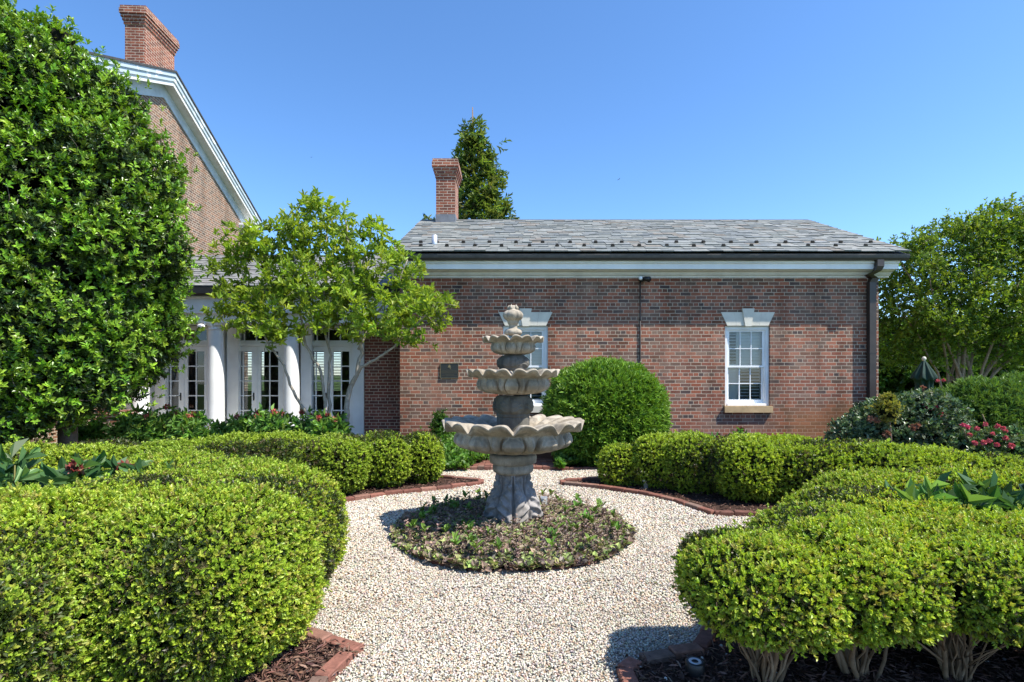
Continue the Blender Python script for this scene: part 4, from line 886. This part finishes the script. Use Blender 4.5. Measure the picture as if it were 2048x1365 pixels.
# ------------------------------------------------------------------ yews
def yew(name, lumps, label, cat, cols, tip, dens=900, L=.055, p=2.2, zmin=.05):
    c = lumps[0]; t = thing(name, (c[0], c[1], 0), label, cat)
    Pp, Nn = lump_sample(lumps, dens, p, zmin, .075, 10, True, .16, .75)
    A = unit(Nn * .8 + rng.normal(0, .45, Nn.shape) + np.array([0, 0, .35]))
    chk = [sprigs(Pp, A, 10, L, L * .26, cols, (22, 60), .30, False, .3, tip)] + core_chunk(lumps, .88, (.012, .022, .008), p)
    np_mesh('foliage', chk, [M['yew'], M['core']], t)
    mb = MB(); mb.tube([(c[0], c[1], -.02), (c[0] + .02, c[1], c[2] * .8)], [.07, .04], 8, 0, (.16, .10, .07)); part(mb, 'trunk', M['bark'], t); return t
yew('rounded_yew', [(1.57, 8.95, .74, .93, .90, .86)], 'large dense rounded evergreen clipped against the brick wall between windows', 'shrub', [(.07, .16, .018), (.10, .21, .022), (.035, .09, .012)], (.28, .46, .045), 900, .082)
yew('yew_hedge', [(8.0, 9.0, .65, .7, .7, .65), (8.9, 9.0, .7, .8, .75, .7), (9.9, 9.1, .72, .8, .8, .72)], 'dark feathery evergreen hedge at the right edge behind the roses', 'hedge', [(.07, .14, .03), (.095, .19, .035), (.045, .10, .022)], (.24, .38, .06), 700, .075)
# ------------------------------------------------------------------ holly at the left
hc = (-6.45, 7.7)
hl = [(-6.85, 7.7, 2.2, 1.7, 1.5, 1.4), (-6.5, 7.6, 3.3, 1.62, 1.3, 1.1), (-6.6, 7.7, 4.3, 1.6, 1.3, 1.05), (-6.68, 7.7, 5.25, 1.12, 1.0, .85), (-6.95, 7.6, 5.95, .75, .6, .55), (-5.98, 7.4, 2.1, .7, .8, .6), (-5.62, 7.35, 3.4, .66, .7, .40), (-5.95, 7.4, 4.5, .62, .6, .38), (-7.6, 7.4, 3.5, 1.2, 1.2, 1.6), (-6.1, 7.3, 1.35, .65, .7, .42), (-6.9, 6.5, 1.6, .9, .7, .6), (-7.5, 6.9, .95, .95, .8, .6), (-6.6, 6.9, .9, .5, .5, .42), (-6.1, 7.3, 5.3, .42, .4, .25), (-6.1, 6.9, 2.75, .5, .5, .3), (-6.6, 6.6, 3.9, .7, .5, .35), (-7.0, 6.7, 4.9, .6, .5, .35), (-6.85, 6.6, 2.8, .7, .5, .35), (-6.45, 7.5, 6.1, .28, .28, .34), (-7.3, 7.4, 6.5, .3, .3, .4)]
t = thing('holly_tree', (hc[0], hc[1], 0), 'large glossy dense evergreen at left covering the house gable', 'tree')
Pp, Nn = lump_sample(hl, 440, 2.0, .45, .24, 4.2, True, .34, .5)
k_ = rng.uniform(size=(len(Pp), 1)); Pp = Pp + Nn * k_ ** 7 * .26
A = unit(Nn * .55 + rng.normal(0, .35, Nn.shape) + np.array([0, -.1, .8]))
old = [(.045, .085, .02), (.065, .115, .026), (.03, .06, .016), (.09, .13, .04)]  # older leaves, their green also darkened as painted shade in the gaps
new = [(.16, .31, .022), (.21, .38, .03), (.12, .25, .02), (.26, .40, .04)]
sel = rng.uniform(size=len(Pp)) < .34 + .25 * sn(Pp, 5, 21)
chk = [sprigs(Pp[sel] + Nn[sel] * .05, A[sel], 8, .062, .028, new, (35, 85), .30, True, .2)]
Po, No = lump_sample(hl, 500, 2.0, .45, .24, 4.2, True, .55)
Ao = unit(No * .6 + rng.normal(0, .5, No.shape) + np.array([0, -.1, .3]))
chk += [sprigs(Po - No * .05, Ao, 7, .058, .027, old, (35, 88), .35, True, .25)]
chk += core_chunk(hl, .70, (.010, .011, .007), 2.0, bumpa=.12)
np_mesh('foliage', chk, [M['holly'], M['core']], t)
tips = Pp[rng.choice(len(Pp), 130, False)]
mb, _, _ = limb_tree([([(hc[0], hc[1], -.05), (hc[0] + .05, hc[1], 2), (hc[0] - .2, hc[1], 4), (hc[0] - .7, hc[1], 6.2)], .13, .03), ([(hc[0] + .05, hc[1], .6), (hc[0] + .6, hc[1] - .3, 1.6), (hc[0] + 1.0, hc[1] - .4, 2.6)], .06, .02), ([(hc[0], hc[1], .8), (hc[0] - .6, hc[1] - .3, 2.2)], .06, .02)], tips, .02, .004, 3, (.13, .11, .09))
part(mb, 'trunk', M['bark'], t)
# ------------------------------------------------------------------ small spreading tree before the pavilion
TY = 9.0
def q(px, py, Y=TY): return P(px, py, Y)
base = q(686, 880); t = thing('magnolia_tree', (base[0], TY, 0), 'small multi stemmed tree with light green leaves in front of the pavilion', 'tree')
b0 = (base[0] - .02, TY, .0)
limbs = [([b0, q(690, 850), q(698, 780), q(713, 749, 8.9), q(722, 707, 8.9), q(712, 620, 8.9), q(706, 520, 8.95), q(690, 440)], .055, .012),
         ([q(700, 775), q(722, 735, 8.8), q(751, 720, 8.7), q(785, 694, 8.6), q(830, 650, 8.5), q(870, 610, 8.5)], .032, .01),
         ([(b0[0] - .1, TY + .1, 0), q(660, 840, 9.1), q(656, 780, 9.1), q(661, 711, 9.1), q(645, 640, 9.2), q(650, 540, 9.2), q(655, 430, 9.2)], .036, .01),
         ([(b0[0] - .14, TY, 0), q(652, 825), q(641, 745, 8.9), q(610, 690, 8.8), q(600, 610, 8.8), q(585, 500, 8.8), q(580, 440, 8.8)], .032, .009),
         ([(b0[0] - .2, TY, .0), q(625, 842, 8.9), q(610, 822, 8.8), q(587, 784, 8.7), q(565, 730, 8.6), q(534, 681, 8.6), q(500, 600, 8.7), q(480, 520, 8.7)], .034, .009),
         ([q(716, 700, 8.9), q(760, 620, 9), q(800, 560, 9), q(815, 520, 9)], .022, .008), ([q(706, 560, 9), q(740, 490, 9.2), q(745, 440, 9.2)], .018, .006)]
ells = []
for (px, py, Y, rx, rz, ry) in ((650, 470, 9.1, 70, 75, .7), (560, 480, 8.9, 70, 60, .6), (490, 500, 8.8, 60, 65, .5), (740, 500, 9.1, 60, 60, .6), (790, 540, 9.1, 60, 40, .5), (480, 610, 8.7, 65, 55, .6), (560, 600, 8.6, 70, 70, .6), (650, 580, 8.9, 80, 70, .8), (740, 600, 8.8, 70, 60, .7), (840, 610, 8.6, 80, 45, .6), (830, 660, 8.5, 60, 35, .5), (560, 660, 8.5, 75, 28, .5), (700, 650, 8.7, 80, 30, .6), (640, 420, 9.2, 45, 30, .4), (780, 650, 8.6, 60, 30, .5), (455, 560, 8.7, 30, 60, .4)):
    c = q(px, py, Y); ells.append((*c, rx * Y / F, ry, rz * Y / F))
tg = ell_points(ells, 560, 5, .2)
mb, tp, td = limb_tree(limbs, tg, .010, .0025, 4, (.33, .29, .235), .1); part(mb, 'trunk', M['bark'], t)
tp = np.concatenate([tp, tp + rng.normal(0, .07, tp.shape)]); td = np.concatenate([td, td])
sel = rng.choice(len(tp), min(len(tp), 4300), False)
A = unit(td[sel] * .5 + rng.normal(0, .45, (len(sel), 3)) + np.array([0, 0, .55]))
mg = [(.25, .36, .035), (.31, .43, .04), (.19, .29, .03), (.37, .46, .055), (.14, .22, .03)]
chk = [sprigs(tp[sel], A, 6, .10, .037, mg, (30, 80), .22, True, .2, (.27, .40, .05), .25, .16)]
np_mesh('foliage', chk, [M['soft']], t)
# ------------------------------------------------------------------ crape myrtle on the right
MY = 14.6; base = P(1915, 800, MY); bx = base[0]
t = thing('crape_myrtle', (bx, MY, 0), 'tall vase shaped tree with many slender stems beyond the right corner of the wing', 'tree')
limbs = []; ells = []
for (px, py, Y) in ((1800, 520, 14), (1840, 500, 14.6), (1880, 470, 15), (1930, 450, 14.6), (1975, 430, 14.2), (2020, 450, 14.5), (2080, 470, 14.6), (2110, 560, 14.2), (1790, 600, 14.4), (1860, 560, 13.6), (1950, 540, 13.6), (2040, 560, 13.6), (2150, 620, 14.8), (1830, 640, 15.2), (2000, 500, 15.5), (2080, 640, 13.8)):
    e = np.array(P(px, py, Y)); s = np.array([bx + random.uniform(-.45, .7), MY + random.uniform(-.4, .4), 0]); m1 = s * .7 + e * .3 + np.array([0, 0, .5]); m2 = s * .35 + e * .65 + np.array([0, 0, .35])
    limbs.append(([s, m1, m2, e], random.uniform(.035, .06), .012))
for (px, py, Y, rx, rz, ry) in ((1830, 540, 14.4, 70, 80, 1.1), (1920, 510, 14.6, 90, 75, 1.3), (2010, 480, 14.5, 90, 75, 1.3), (2100, 520, 14.5, 100, 100, 1.3), (1800, 630, 14.5, 50, 55, .9), (1880, 620, 13.9, 80, 60, 1.0), (1980, 600, 13.8, 90, 60, 1.2), (2080, 620, 14.0, 90, 70, 1.2), (1990, 690, 14.6, 90, 35, 1.0), (1800, 700, 15.0, 45, 50, .9), (2060, 720, 14.5, 80, 40, 1), (1770, 610, 14.8, 25, 60, .6), (1850, 710, 14.9, 60, 35, .8), (1950, 660, 14.0, 80, 45, 1.0), (1790, 500, 14.4, 30, 30, .6), (2060, 440, 14.4, 60, 40, .8)):
    ells.append((*P(px, py, Y), rx * Y / F, ry, rz * Y / F))
tg = ell_points(ells, 760, 8, .2)
mb, tp, td = limb_tree(limbs, tg, .013, .004, 6, (.30, .22, .16), .05); part(mb, 'trunk', M['bark'], t)
rep = np.concatenate([tp + rng.normal(0, .13, tp.shape) for _ in range(6)]); rd = np.concatenate([td] * 6)
A = unit(rd * .4 + rng.normal(0, .6, rd.shape) + np.array([0, 0, .35]))
cm = [(.14, .23, .025), (.17, .28, .03), (.10, .17, .022), (.24, .32, .045), (.07, .12, .02)]
np_mesh('foliage', [sprigs(rep, A, 5, .085, .044, cm, (30, 85), .5, True, .22, (.20, .30, .04))], [M['soft']], t)
# dark trees and lawn shrubs seen between the stems
def clump_tree(name, cx, cy, lumps, label, cols, k, dens, L, trunk=.12, tip=None, dr=.12, spread=(30, 80), core=.8, Wd=None, up=.4, cat='tree', m='soft', p=2.0, grp=None):
    t = thing(name, (cx, cy, 0), label, cat, grp)
    Pp, Nn = lump_sample(lumps, dens, p, .1, .18, 3.5, False, .3)
    A = unit(Nn * .6 + rng.normal(0, .45, Nn.shape) + np.array([0, 0, up]))
    ch_ = [sprigs(Pp, A, k, L, Wd or L * .5, cols, spread, .3, True, .25, tip, .25, dr)]
    if core: ch_ += core_chunk(lumps, core, (.012, .016, .008), p, bumpa=.15)
    np_mesh('foliage', ch_, [M[m], M['core']], t)
    mb = MB(); top = max(l[2] for l in lumps); mb.tube([(cx, cy, -.05), (cx + .03, cy, top * .5), (cx, cy, top)], [trunk, trunk * .7, trunk * .3], 9, 0, (.16, .12, .09)); part(mb, 'trunk', M['bark'], t); return t
clump_tree('background_tree', 15.5, 21, [(15.5, 21, 1.8, 2.4, 1.6, 1.7), (18.5, 21.5, 1.9, 2.4, 1.6, 1.8), (13.6, 21, 1.2, 1.2, 1.2, 1.2)], 'dark leafy thicket low behind the crape myrtle stems', [(.05, .10, .02), (.07, .14, .028)], 6, 45, .22)
# ------------------------------------------------------------------ arborvitae behind the roof
ay = 22.0
def ap(px, py): return P(px, py, ay)
al = []
for (px, py, rx, rz) in ((945, 256, 9, 18), (945, 275, 24, 30), (942, 320, 30, 40), (960, 360, 36, 50), (955, 410, 46, 60), (960, 470, 58, 70), (985, 318, 11, 30), (988, 365, 16, 45), (1013, 425, 10, 26), (1000, 430, 16, 40), (962, 560, 70, 110), (956, 272, 9, 16), (860, 445, 8, 14)):
    c = ap(px, py); s = ay / F; al.append((*c, rx * s * .8, rx * s * .8, rz * s))
t = thing('arborvitae', (ap(955, 0)[0], ay, 0), 'narrow pointed evergreen rising behind the wing chimney', 'tree')
Pp, Nn = lump_sample(al, 26, 2.0, .1, .15, 4, False, .5, .45)
Pp = np.concatenate([Pp, Pp + rng.normal(0, .12, Pp.shape)]); Nn = np.concatenate([Nn, Nn])
A = unit(Nn * .7 + rng.normal(0, .4, Nn.shape) + np.array([0, 0, -.35]))
chk = [sprigs(Pp, A, 7, .22, .05, [(.12, .21, .045), (.155, .26, .055), (.085, .155, .03), (.20, .28, .07), (.17, .19, .06)], (15, 55), .45, True, .25, (.18, .22, .055), .3, .3)] + core_chunk(al, .22, (.03, .035, .016), 2.0, bumpa=.08)
np_mesh('foliage', chk, [M['soft'], M['core']], t)
mb = MB(); mb.tube([(ap(955, 0)[0], ay, 0), (ap(948, 0)[0], ay, 8), (*ap(945, 215)[:2], ap(945, 215)[2])], [.22, .12, .02], 8, 0, (.2, .14, .1)); part(mb, 'trunk', M['bark'], t)

# ------------------------------------------------------------------ peonies
def peony(x, y, h, rad, nst, label, flowers=2, flcol=((.20, .035, .03), (.28, .06, .05), (.16, .07, .05), (.30, .14, .10)), seed=0, lw=.05, L=.15, fc=((.13, .27, .06), (.18, .35, .07), (.085, .19, .045), (.25, .40, .10)), grp='faded peonies in the beds'):
    r = np.random.default_rng(100 + seed); t = thing('peony_plant', (x, y, 0), label, 'plant', grp)
    mb = MB(); ps = []; ds = []; tops = []
    for k in range(nst):
        a = r.uniform(0, 6.28); q_ = rad * math.sqrt(r.uniform(0, 1)); hh = h * r.uniform(.62, 1.0); e = np.array([x + math.cos(a) * q_, y + math.sin(a) * q_ * .8, hh * (1 - .25 * q_ / rad)]); s = np.array([x + math.cos(a) * q_ * .3, y + math.sin(a) * q_ * .3, 0])
        pts = [s, s * .5 + e * .5 + np.array([0, 0, .06]), e]; mb.tube(pts, [.007, .006, .004], 5, 0, (.16, .15, .05)); tops.append(e)
        for tt in np.linspace(.3, 1, 7):
            p0 = s * (1 - tt) + e * tt
            for c in range(3): az2 = r.uniform(0, 6.28); ps.append(p0); ds.append((math.cos(az2), math.sin(az2), r.uniform(.1, .9)))
    part(mb, 'stem', M['bark'], t)
    ps = np.array(ps); ds = unit(np.array(ds))
    np_mesh('foliage', [sprigs(ps + ds * .02, ds, 3, L, lw, list(fc), (20, 55), .5, True, .2, None, .2, .25, .25)], [M['soft']], t)
    for k in range(flowers):
        e = tops[int(np.argsort([-q_[2] for q_ in tops])[k % len(tops)])]; n_ = 44; d = unit(r.normal(size=(n_, 3)) * (1, 1, .7)); cs = np.array(flcol)[r.integers(0, len(flcol), n_)] * r.uniform(.7, 1.2, (n_, 1)); c0 = e + np.array([0, 0, .045])
        np_mesh('flower', [leaf_chunk(c0 + d * .012, d, unit(r.normal(size=(n_, 3))), r.uniform(.03, .06, n_), r.uniform(.02, .035, n_), cs, True, .3, .3)], [M['petal']], t)
    return t
peony(-3.02, 3.55, 1.02, .22, 9, 'peony with large withered dark red flower head behind left boxwood', 2, seed=1, L=.13, fc=((.06, .145, .045), (.09, .19, .055), (.045, .11, .035), (.13, .23, .08)))
peony(-2.62, 3.62, .98, .2, 9, 'peony with single upright stem of narrow leaves behind left boxwood', 1, seed=2, L=.13, fc=((.06, .145, .045), (.09, .19, .055), (.045, .11, .035), (.13, .23, .08)))
peony(-3.4, 3.6, .92, .25, 12, 'leafy peony at the left picture edge behind boxwood', 0, seed=3, L=.13, fc=((.06, .145, .045), (.09, .19, .055), (.045, .11, .035), (.13, .23, .08)))
peony(2.72, 3.3, .84, .24, 12, 'broad leaved peony inside the right boxwood ring', 0, ((.4, .33, .2),), seed=4, L=.16, lw=.05, fc=((.06, .145, .045), (.09, .19, .055), (.045, .11, .035), (.13, .23, .08)))
peony(3.15, 3.35, .86, .24, 12, 'broad leaved peony at the right picture edge inside boxwood', 0, seed=5, L=.16, lw=.05, fc=((.06, .145, .045), (.09, .19, .055), (.045, .11, .035), (.13, .23, .08)))
for i, (px, py, lab, fl_) in enumerate(((165, 850, 'peony clump under the holly at far left', 2), (270, 838, 'peony clump in front of the leftmost column', 2), (335, 822, 'tall peony clump before the left French doors', 3), (385, 842, 'peony with one red flower beside the second column', 3), (500, 838, 'peony with pink faded flowers before the middle French doors', 3), (545, 835, 'peony with pink faded flowers right of the middle door', 3), (627, 832, 'peony with clustered pink flowers before the small tree stems', 4), (662, 840, 'peony beside the right small tree stem', 3), (455, 858, 'low peony in front of the second column', 0))):
    Y = 8.6 if i % 2 else 8.9; c = P(px, py, Y); peony(c[0], Y, max(.58, c[2] + .18), .28, 17, lab, fl_, ((.50, .08, .08), (.55, .17, .13), (.38, .17, .10), (.55, .28, .19)), 10 + i, .038, .13)
for i, (px, lab) in enumerate(((1435, 'withered brown peony heads below right window, left one'), (1480, 'withered brown peony heads below right window, right one'))):
    c = P(px, 866, 8.0); peony(c[0], 8.0, c[2] + .06, .14, 6, lab, 4, ((.12, .05, .04), (.17, .09, .06)), 30 + i, .03, .1)
# ------------------------------------------------------------------ roses
def rose(cx, cy, lumps, label, fl, flcol, seed, dens=420, cols=((.085, .145, .06), (.12, .19, .085), (.055, .10, .04), (.18, .23, .14))):
    t = thing('rose_bush', (cx, cy, 0), label, 'rose bush', 'rose bushes by the wing corner'); r = np.random.default_rng(seed)
    Pp, Nn = lump_sample(lumps, dens, 2.0, .05, .12, 6, True, .22); A = unit(Nn * .6 + rng.normal(0, .5, Nn.shape) + np.array([0, -.1, .4]))
    np_mesh('foliage', [sprigs(Pp, A, 6, .05, .03, list(cols), (30, 85), .45, True, .25)] + core_chunk(lumps, .72, (.014, .018, .01), 2.0, bumpa=.08), [M['holly'], M['core']], t)
    mb, _, _ = limb_tree([([(cx, cy, 0), (cx + .1, cy, .5), (cx - .05, cy, .9)], .02, .01), ([(cx + .05, cy, 0), (cx + .4, cy - .1, .7)], .016, .008), ([(cx - .05, cy, 0), (cx - .4, cy - .1, .7)], .016, .008)], Pp[r.choice(len(Pp), 60, False)], .008, .003, seed, (.16, .13, .07)); part(mb, 'stem', M['bark'], t)
    front = Pp[(Nn[:, 1] < .1)]
    for k, spec in enumerate(fl):
        if isinstance(spec, tuple): c0 = np.array(P(spec[0], spec[1], spec[2])); sz = spec[3]
        else: c0 = front[r.integers(len(front))] + np.array([0, -.05, .03]); sz = spec
        n_ = 26; d = unit(r.normal(size=(n_, 3))); cc = np.array(flcol)[r.integers(0, len(flcol), n_)] if not (isinstance(spec, tuple) and len(spec) > 4) else np.tile(np.array(spec[4]), (n_, 1))
        np_mesh('flower', [leaf_chunk(c0 + d * sz * .2, d, unit(r.normal(size=(n_, 3))), sz * r.uniform(.6, 1.1, n_), sz * .7, cc * r.uniform(.75, 1.2, (n_, 1)), True, .3, .3)], [M['petal']], t)
    return t
PK = ((.62, .05, .12), (.7, .09, .17), (.55, .03, .08)); RD = ((.5, .03, .05), (.6, .06, .09), (.42, .02, .03)); BR = ((.26, .13, .075), (.33, .18, .11), (.20, .10, .06))
PKc, BRc, RDc = (.66, .12, .20), (.30, .16, .10), (.56, .13, .15)
rose(6.0, 8.6, [(6.15, 8.6, .55, .75, .55, .55), (6.55, 8.5, .72, .55, .5, .5), (5.65, 8.5, .42, .5, .45, .42), (6.75, 8.5, .4, .4, .4, .38)], 'big grey green rose bush at the wing corner with pink and faded brown blooms',
     [(1858, 812, 8.2, .06, PKc), (1866, 816, 8.2, .06, PKc), (1872, 813, 8.2, .055, PKc), (1852, 809, 8.2, .05, PKc), (1872, 832, 8.15, .055, PKc), (1880, 830, 8.15, .05, PKc), (1782, 820, 8.1, .05, (.55, .22, .24)), (1740, 838, 8.0, .05, BRc), (1753, 841, 8.0, .05, BRc), (1772, 868, 8.0, .06, BRc), (1826, 856, 8.0, .06, BRc), (1834, 852, 8.0, .05, BRc), (1892, 805, 8.3, .05, BRc), (1845, 776, 8.4, .045, BRc), (1885, 857, 8.1, .05, BRc), (1875, 762, 8.6, .03, RDc), (1887, 761, 8.6, .03, RDc)], BR, 1)
rose(6.75, 7.55, [(6.75, 7.55, .35, .5, .4, .38), (6.95, 7.5, .42, .3, .3, .3)], 'low red flowering rose bush in shade at right before the yew hedge',
     [(1927, 850, 7.2, .034, PKc), (1936, 854, 7.2, .034, PKc), (1954, 858, 7.2, .034, RDc), (1971, 849, 7.2, .035, RDc), (1995, 853, 7.2, .034, RDc), (2006, 856, 7.2, .034, RDc), (2012, 862, 7.2, .03, RDc), (1950, 886, 7.1, .035, RDc), (1967, 885, 7.1, .04, RDc), (1980, 882, 7.1, .035, RDc), (1994, 890, 7.1, .035, RDc), (2012, 877, 7.1, .035, RDc), (2022, 892, 7.1, .04, RDc), (1940, 870, 7.1, .03, RDc), (1986, 868, 7.1, .03, RDc)], RD, 2, 420, ((.07, .13, .04), (.09, .17, .05), (.14, .19, .08)))
c = P(1778, 800, 8.0)
clump_tree('golden_shrub', c[0], 8.0, [(c[0], 8.0, c[2] - .1, .12, .12, .21)], 'small golden leaved shrub within the grey green roses', [(.22, .23, .04), (.17, .18, .035), (.28, .26, .06)], 6, 1500, .035, .02, (.30, .30, .06), core=.85, cat='shrub')
# ------------------------------------------------------------------ ivy by the wall
def cover(name, n, xr, yr, hfun, cols, label, L=.06, Wd=.05, tip=None):
    x = rng.uniform(*xr, n); y = rng.uniform(*yr, n); z = hfun(x, y); ok = z > .02; P3 = np.stack([x, y, z], 1)[ok]; k = len(P3)
    A = unit(np.stack([rng.normal(0, .4, k), rng.normal(0, .4, k) - .35, np.ones(k) * .8], 1))
    o = np_mesh(name, [sprigs(P3, A, 5, L, Wd, cols, (30, 85), .35, True, .22, tip)], [M['soft']]); return tag(o, label, 'ground cover', kind='stuff')
ic = [(.085, .20, .025), (.11, .25, .03), (.065, .15, .02), (.16, .28, .05)]
cover('ivy', 2600, (-1.75, -.28), (8.0, 10.75), lambda x, y: (.10 + .16 * np.clip((y - 8.1) / 1.6, 0, 1) + .05 * sn(np.c_[x, y, x * 0], 6, 3)) * (x < -.1 - .45 * np.clip(9.4 - y, 0, 1.3) + .25 * np.clip(y - 9.6, 0, 1)) * rng.uniform(.35, 1, len(x)), ic, 'bright green leafy ground cover left of the brick walk by the wall')
cover('ivy', 1100, (.7, 2.6), (7.85, 8.7), lambda x, y: (.08 + .08 * np.clip((y - 7.9) / .6, 0, 1)) * (y > 8.25 - .3 * np.sin(x * 3) ** 2) * rng.uniform(.4, 1, len(x)), ic, 'leafy ground cover at the foot of the rounded evergreen', .065, .055)
clump_tree('wall_shrub', -1.38, 10.45, [(-1.38, 10.45, .42, .14, .14, .28)], 'little upright dark shrub against the wall left of the ivy', [(.05, .12, .02), (.08, .17, .03)], 6, 700, .05, .015, core=0, cat='shrub')
# ------------------------------------------------------------------ closed umbrella
uc = P(1848, 0, 13.0)[0]; u = thing('patio_umbrella', (uc, 13.0, 0), 'closed dark green patio umbrella beyond the roses', 'umbrella')
th = np.linspace(0, 2 * math.pi, 64, endpoint=False); rows = []
for z, r in ((1.80, .03), (1.76, .06), (1.62, .13), (1.48, .19), (1.38, .235), (1.345, .23)): rows.append([(uc + (r * (1 + .16 * math.cos(8 * t))) * math.cos(t), 13 + (r * (1 + .16 * math.cos(8 * t))) * math.sin(t), z + .03 * math.cos(8 * t) * (z < 1.5)) for t in th])
for z, r in ((1.34, .17), (1.2, .15), (1.05, .17)): rows.append([(uc + (r * (1 + .22 * math.cos(8 * t + 1))) * math.cos(t), 13 + (r * (1 + .22 * math.cos(8 * t + 1))) * math.sin(t), z) for t in th])
mb = MB(); mb.grid(np.array(rows)); part(mb, 'canopy', M['cloth'], u)
mb = MB(); mb.tube([(uc, 13, 0), (uc, 13, 1.84)], .022, 10); part(mb, 'pole', M['bark'], u)
mb = MB(); mb.lathe([(0, 1.80), (.035, 1.81), (.05, 1.86), (.035, 1.90), (0, 1.915)], (uc, 13), 14); part(mb, 'finial', M['limestone'], u)
mb = MB(); mb.lathe([(0, -.02), (.25, -.02), (.25, .05), (.05, .09), (0, .09)], (uc, 13), 20); part(mb, 'base', M['black'], u)
# ------------------------------------------------------------------ birds
def bird(px, py, Y, label, ang, s):
    c = P(px, py, Y); mb = MB(); d = np.array([math.cos(ang), 0, math.sin(ang)]); n_ = np.array([-d[2], 0, d[0]]); f = np.array([0, 1, 0]); c = np.array(c)
    mb.tube([c - f * .12 * s, c - f * .06 * s, c + f * .05 * s, c + f * .14 * s], [.006 * s, .03 * s, .028 * s, .008 * s], 8)
    for sg in (-1, 1):
        r0, m_, tp_ = c + d * sg * .02 * s, c + d * sg * .12 * s + n_ * .045 * s - f * .02 * s, c + d * sg * .25 * s + n_ * .01 * s + f * .05 * s
        mb.tube([r0, m_, tp_], [.028 * s, .02 * s, .004 * s], 6)
    o = mb.build('bird', M['black'], None, tuple(c)); o.location = tuple(c); return tag(o, label, 'bird', 'birds in the sky')
bird(1238, 359, 45, 'bird gliding in the sky above the long slate roof', R_(40), .75)
bird(623, 315, 60, 'tiny bird in the sky above the small tree', R_(15), .55)
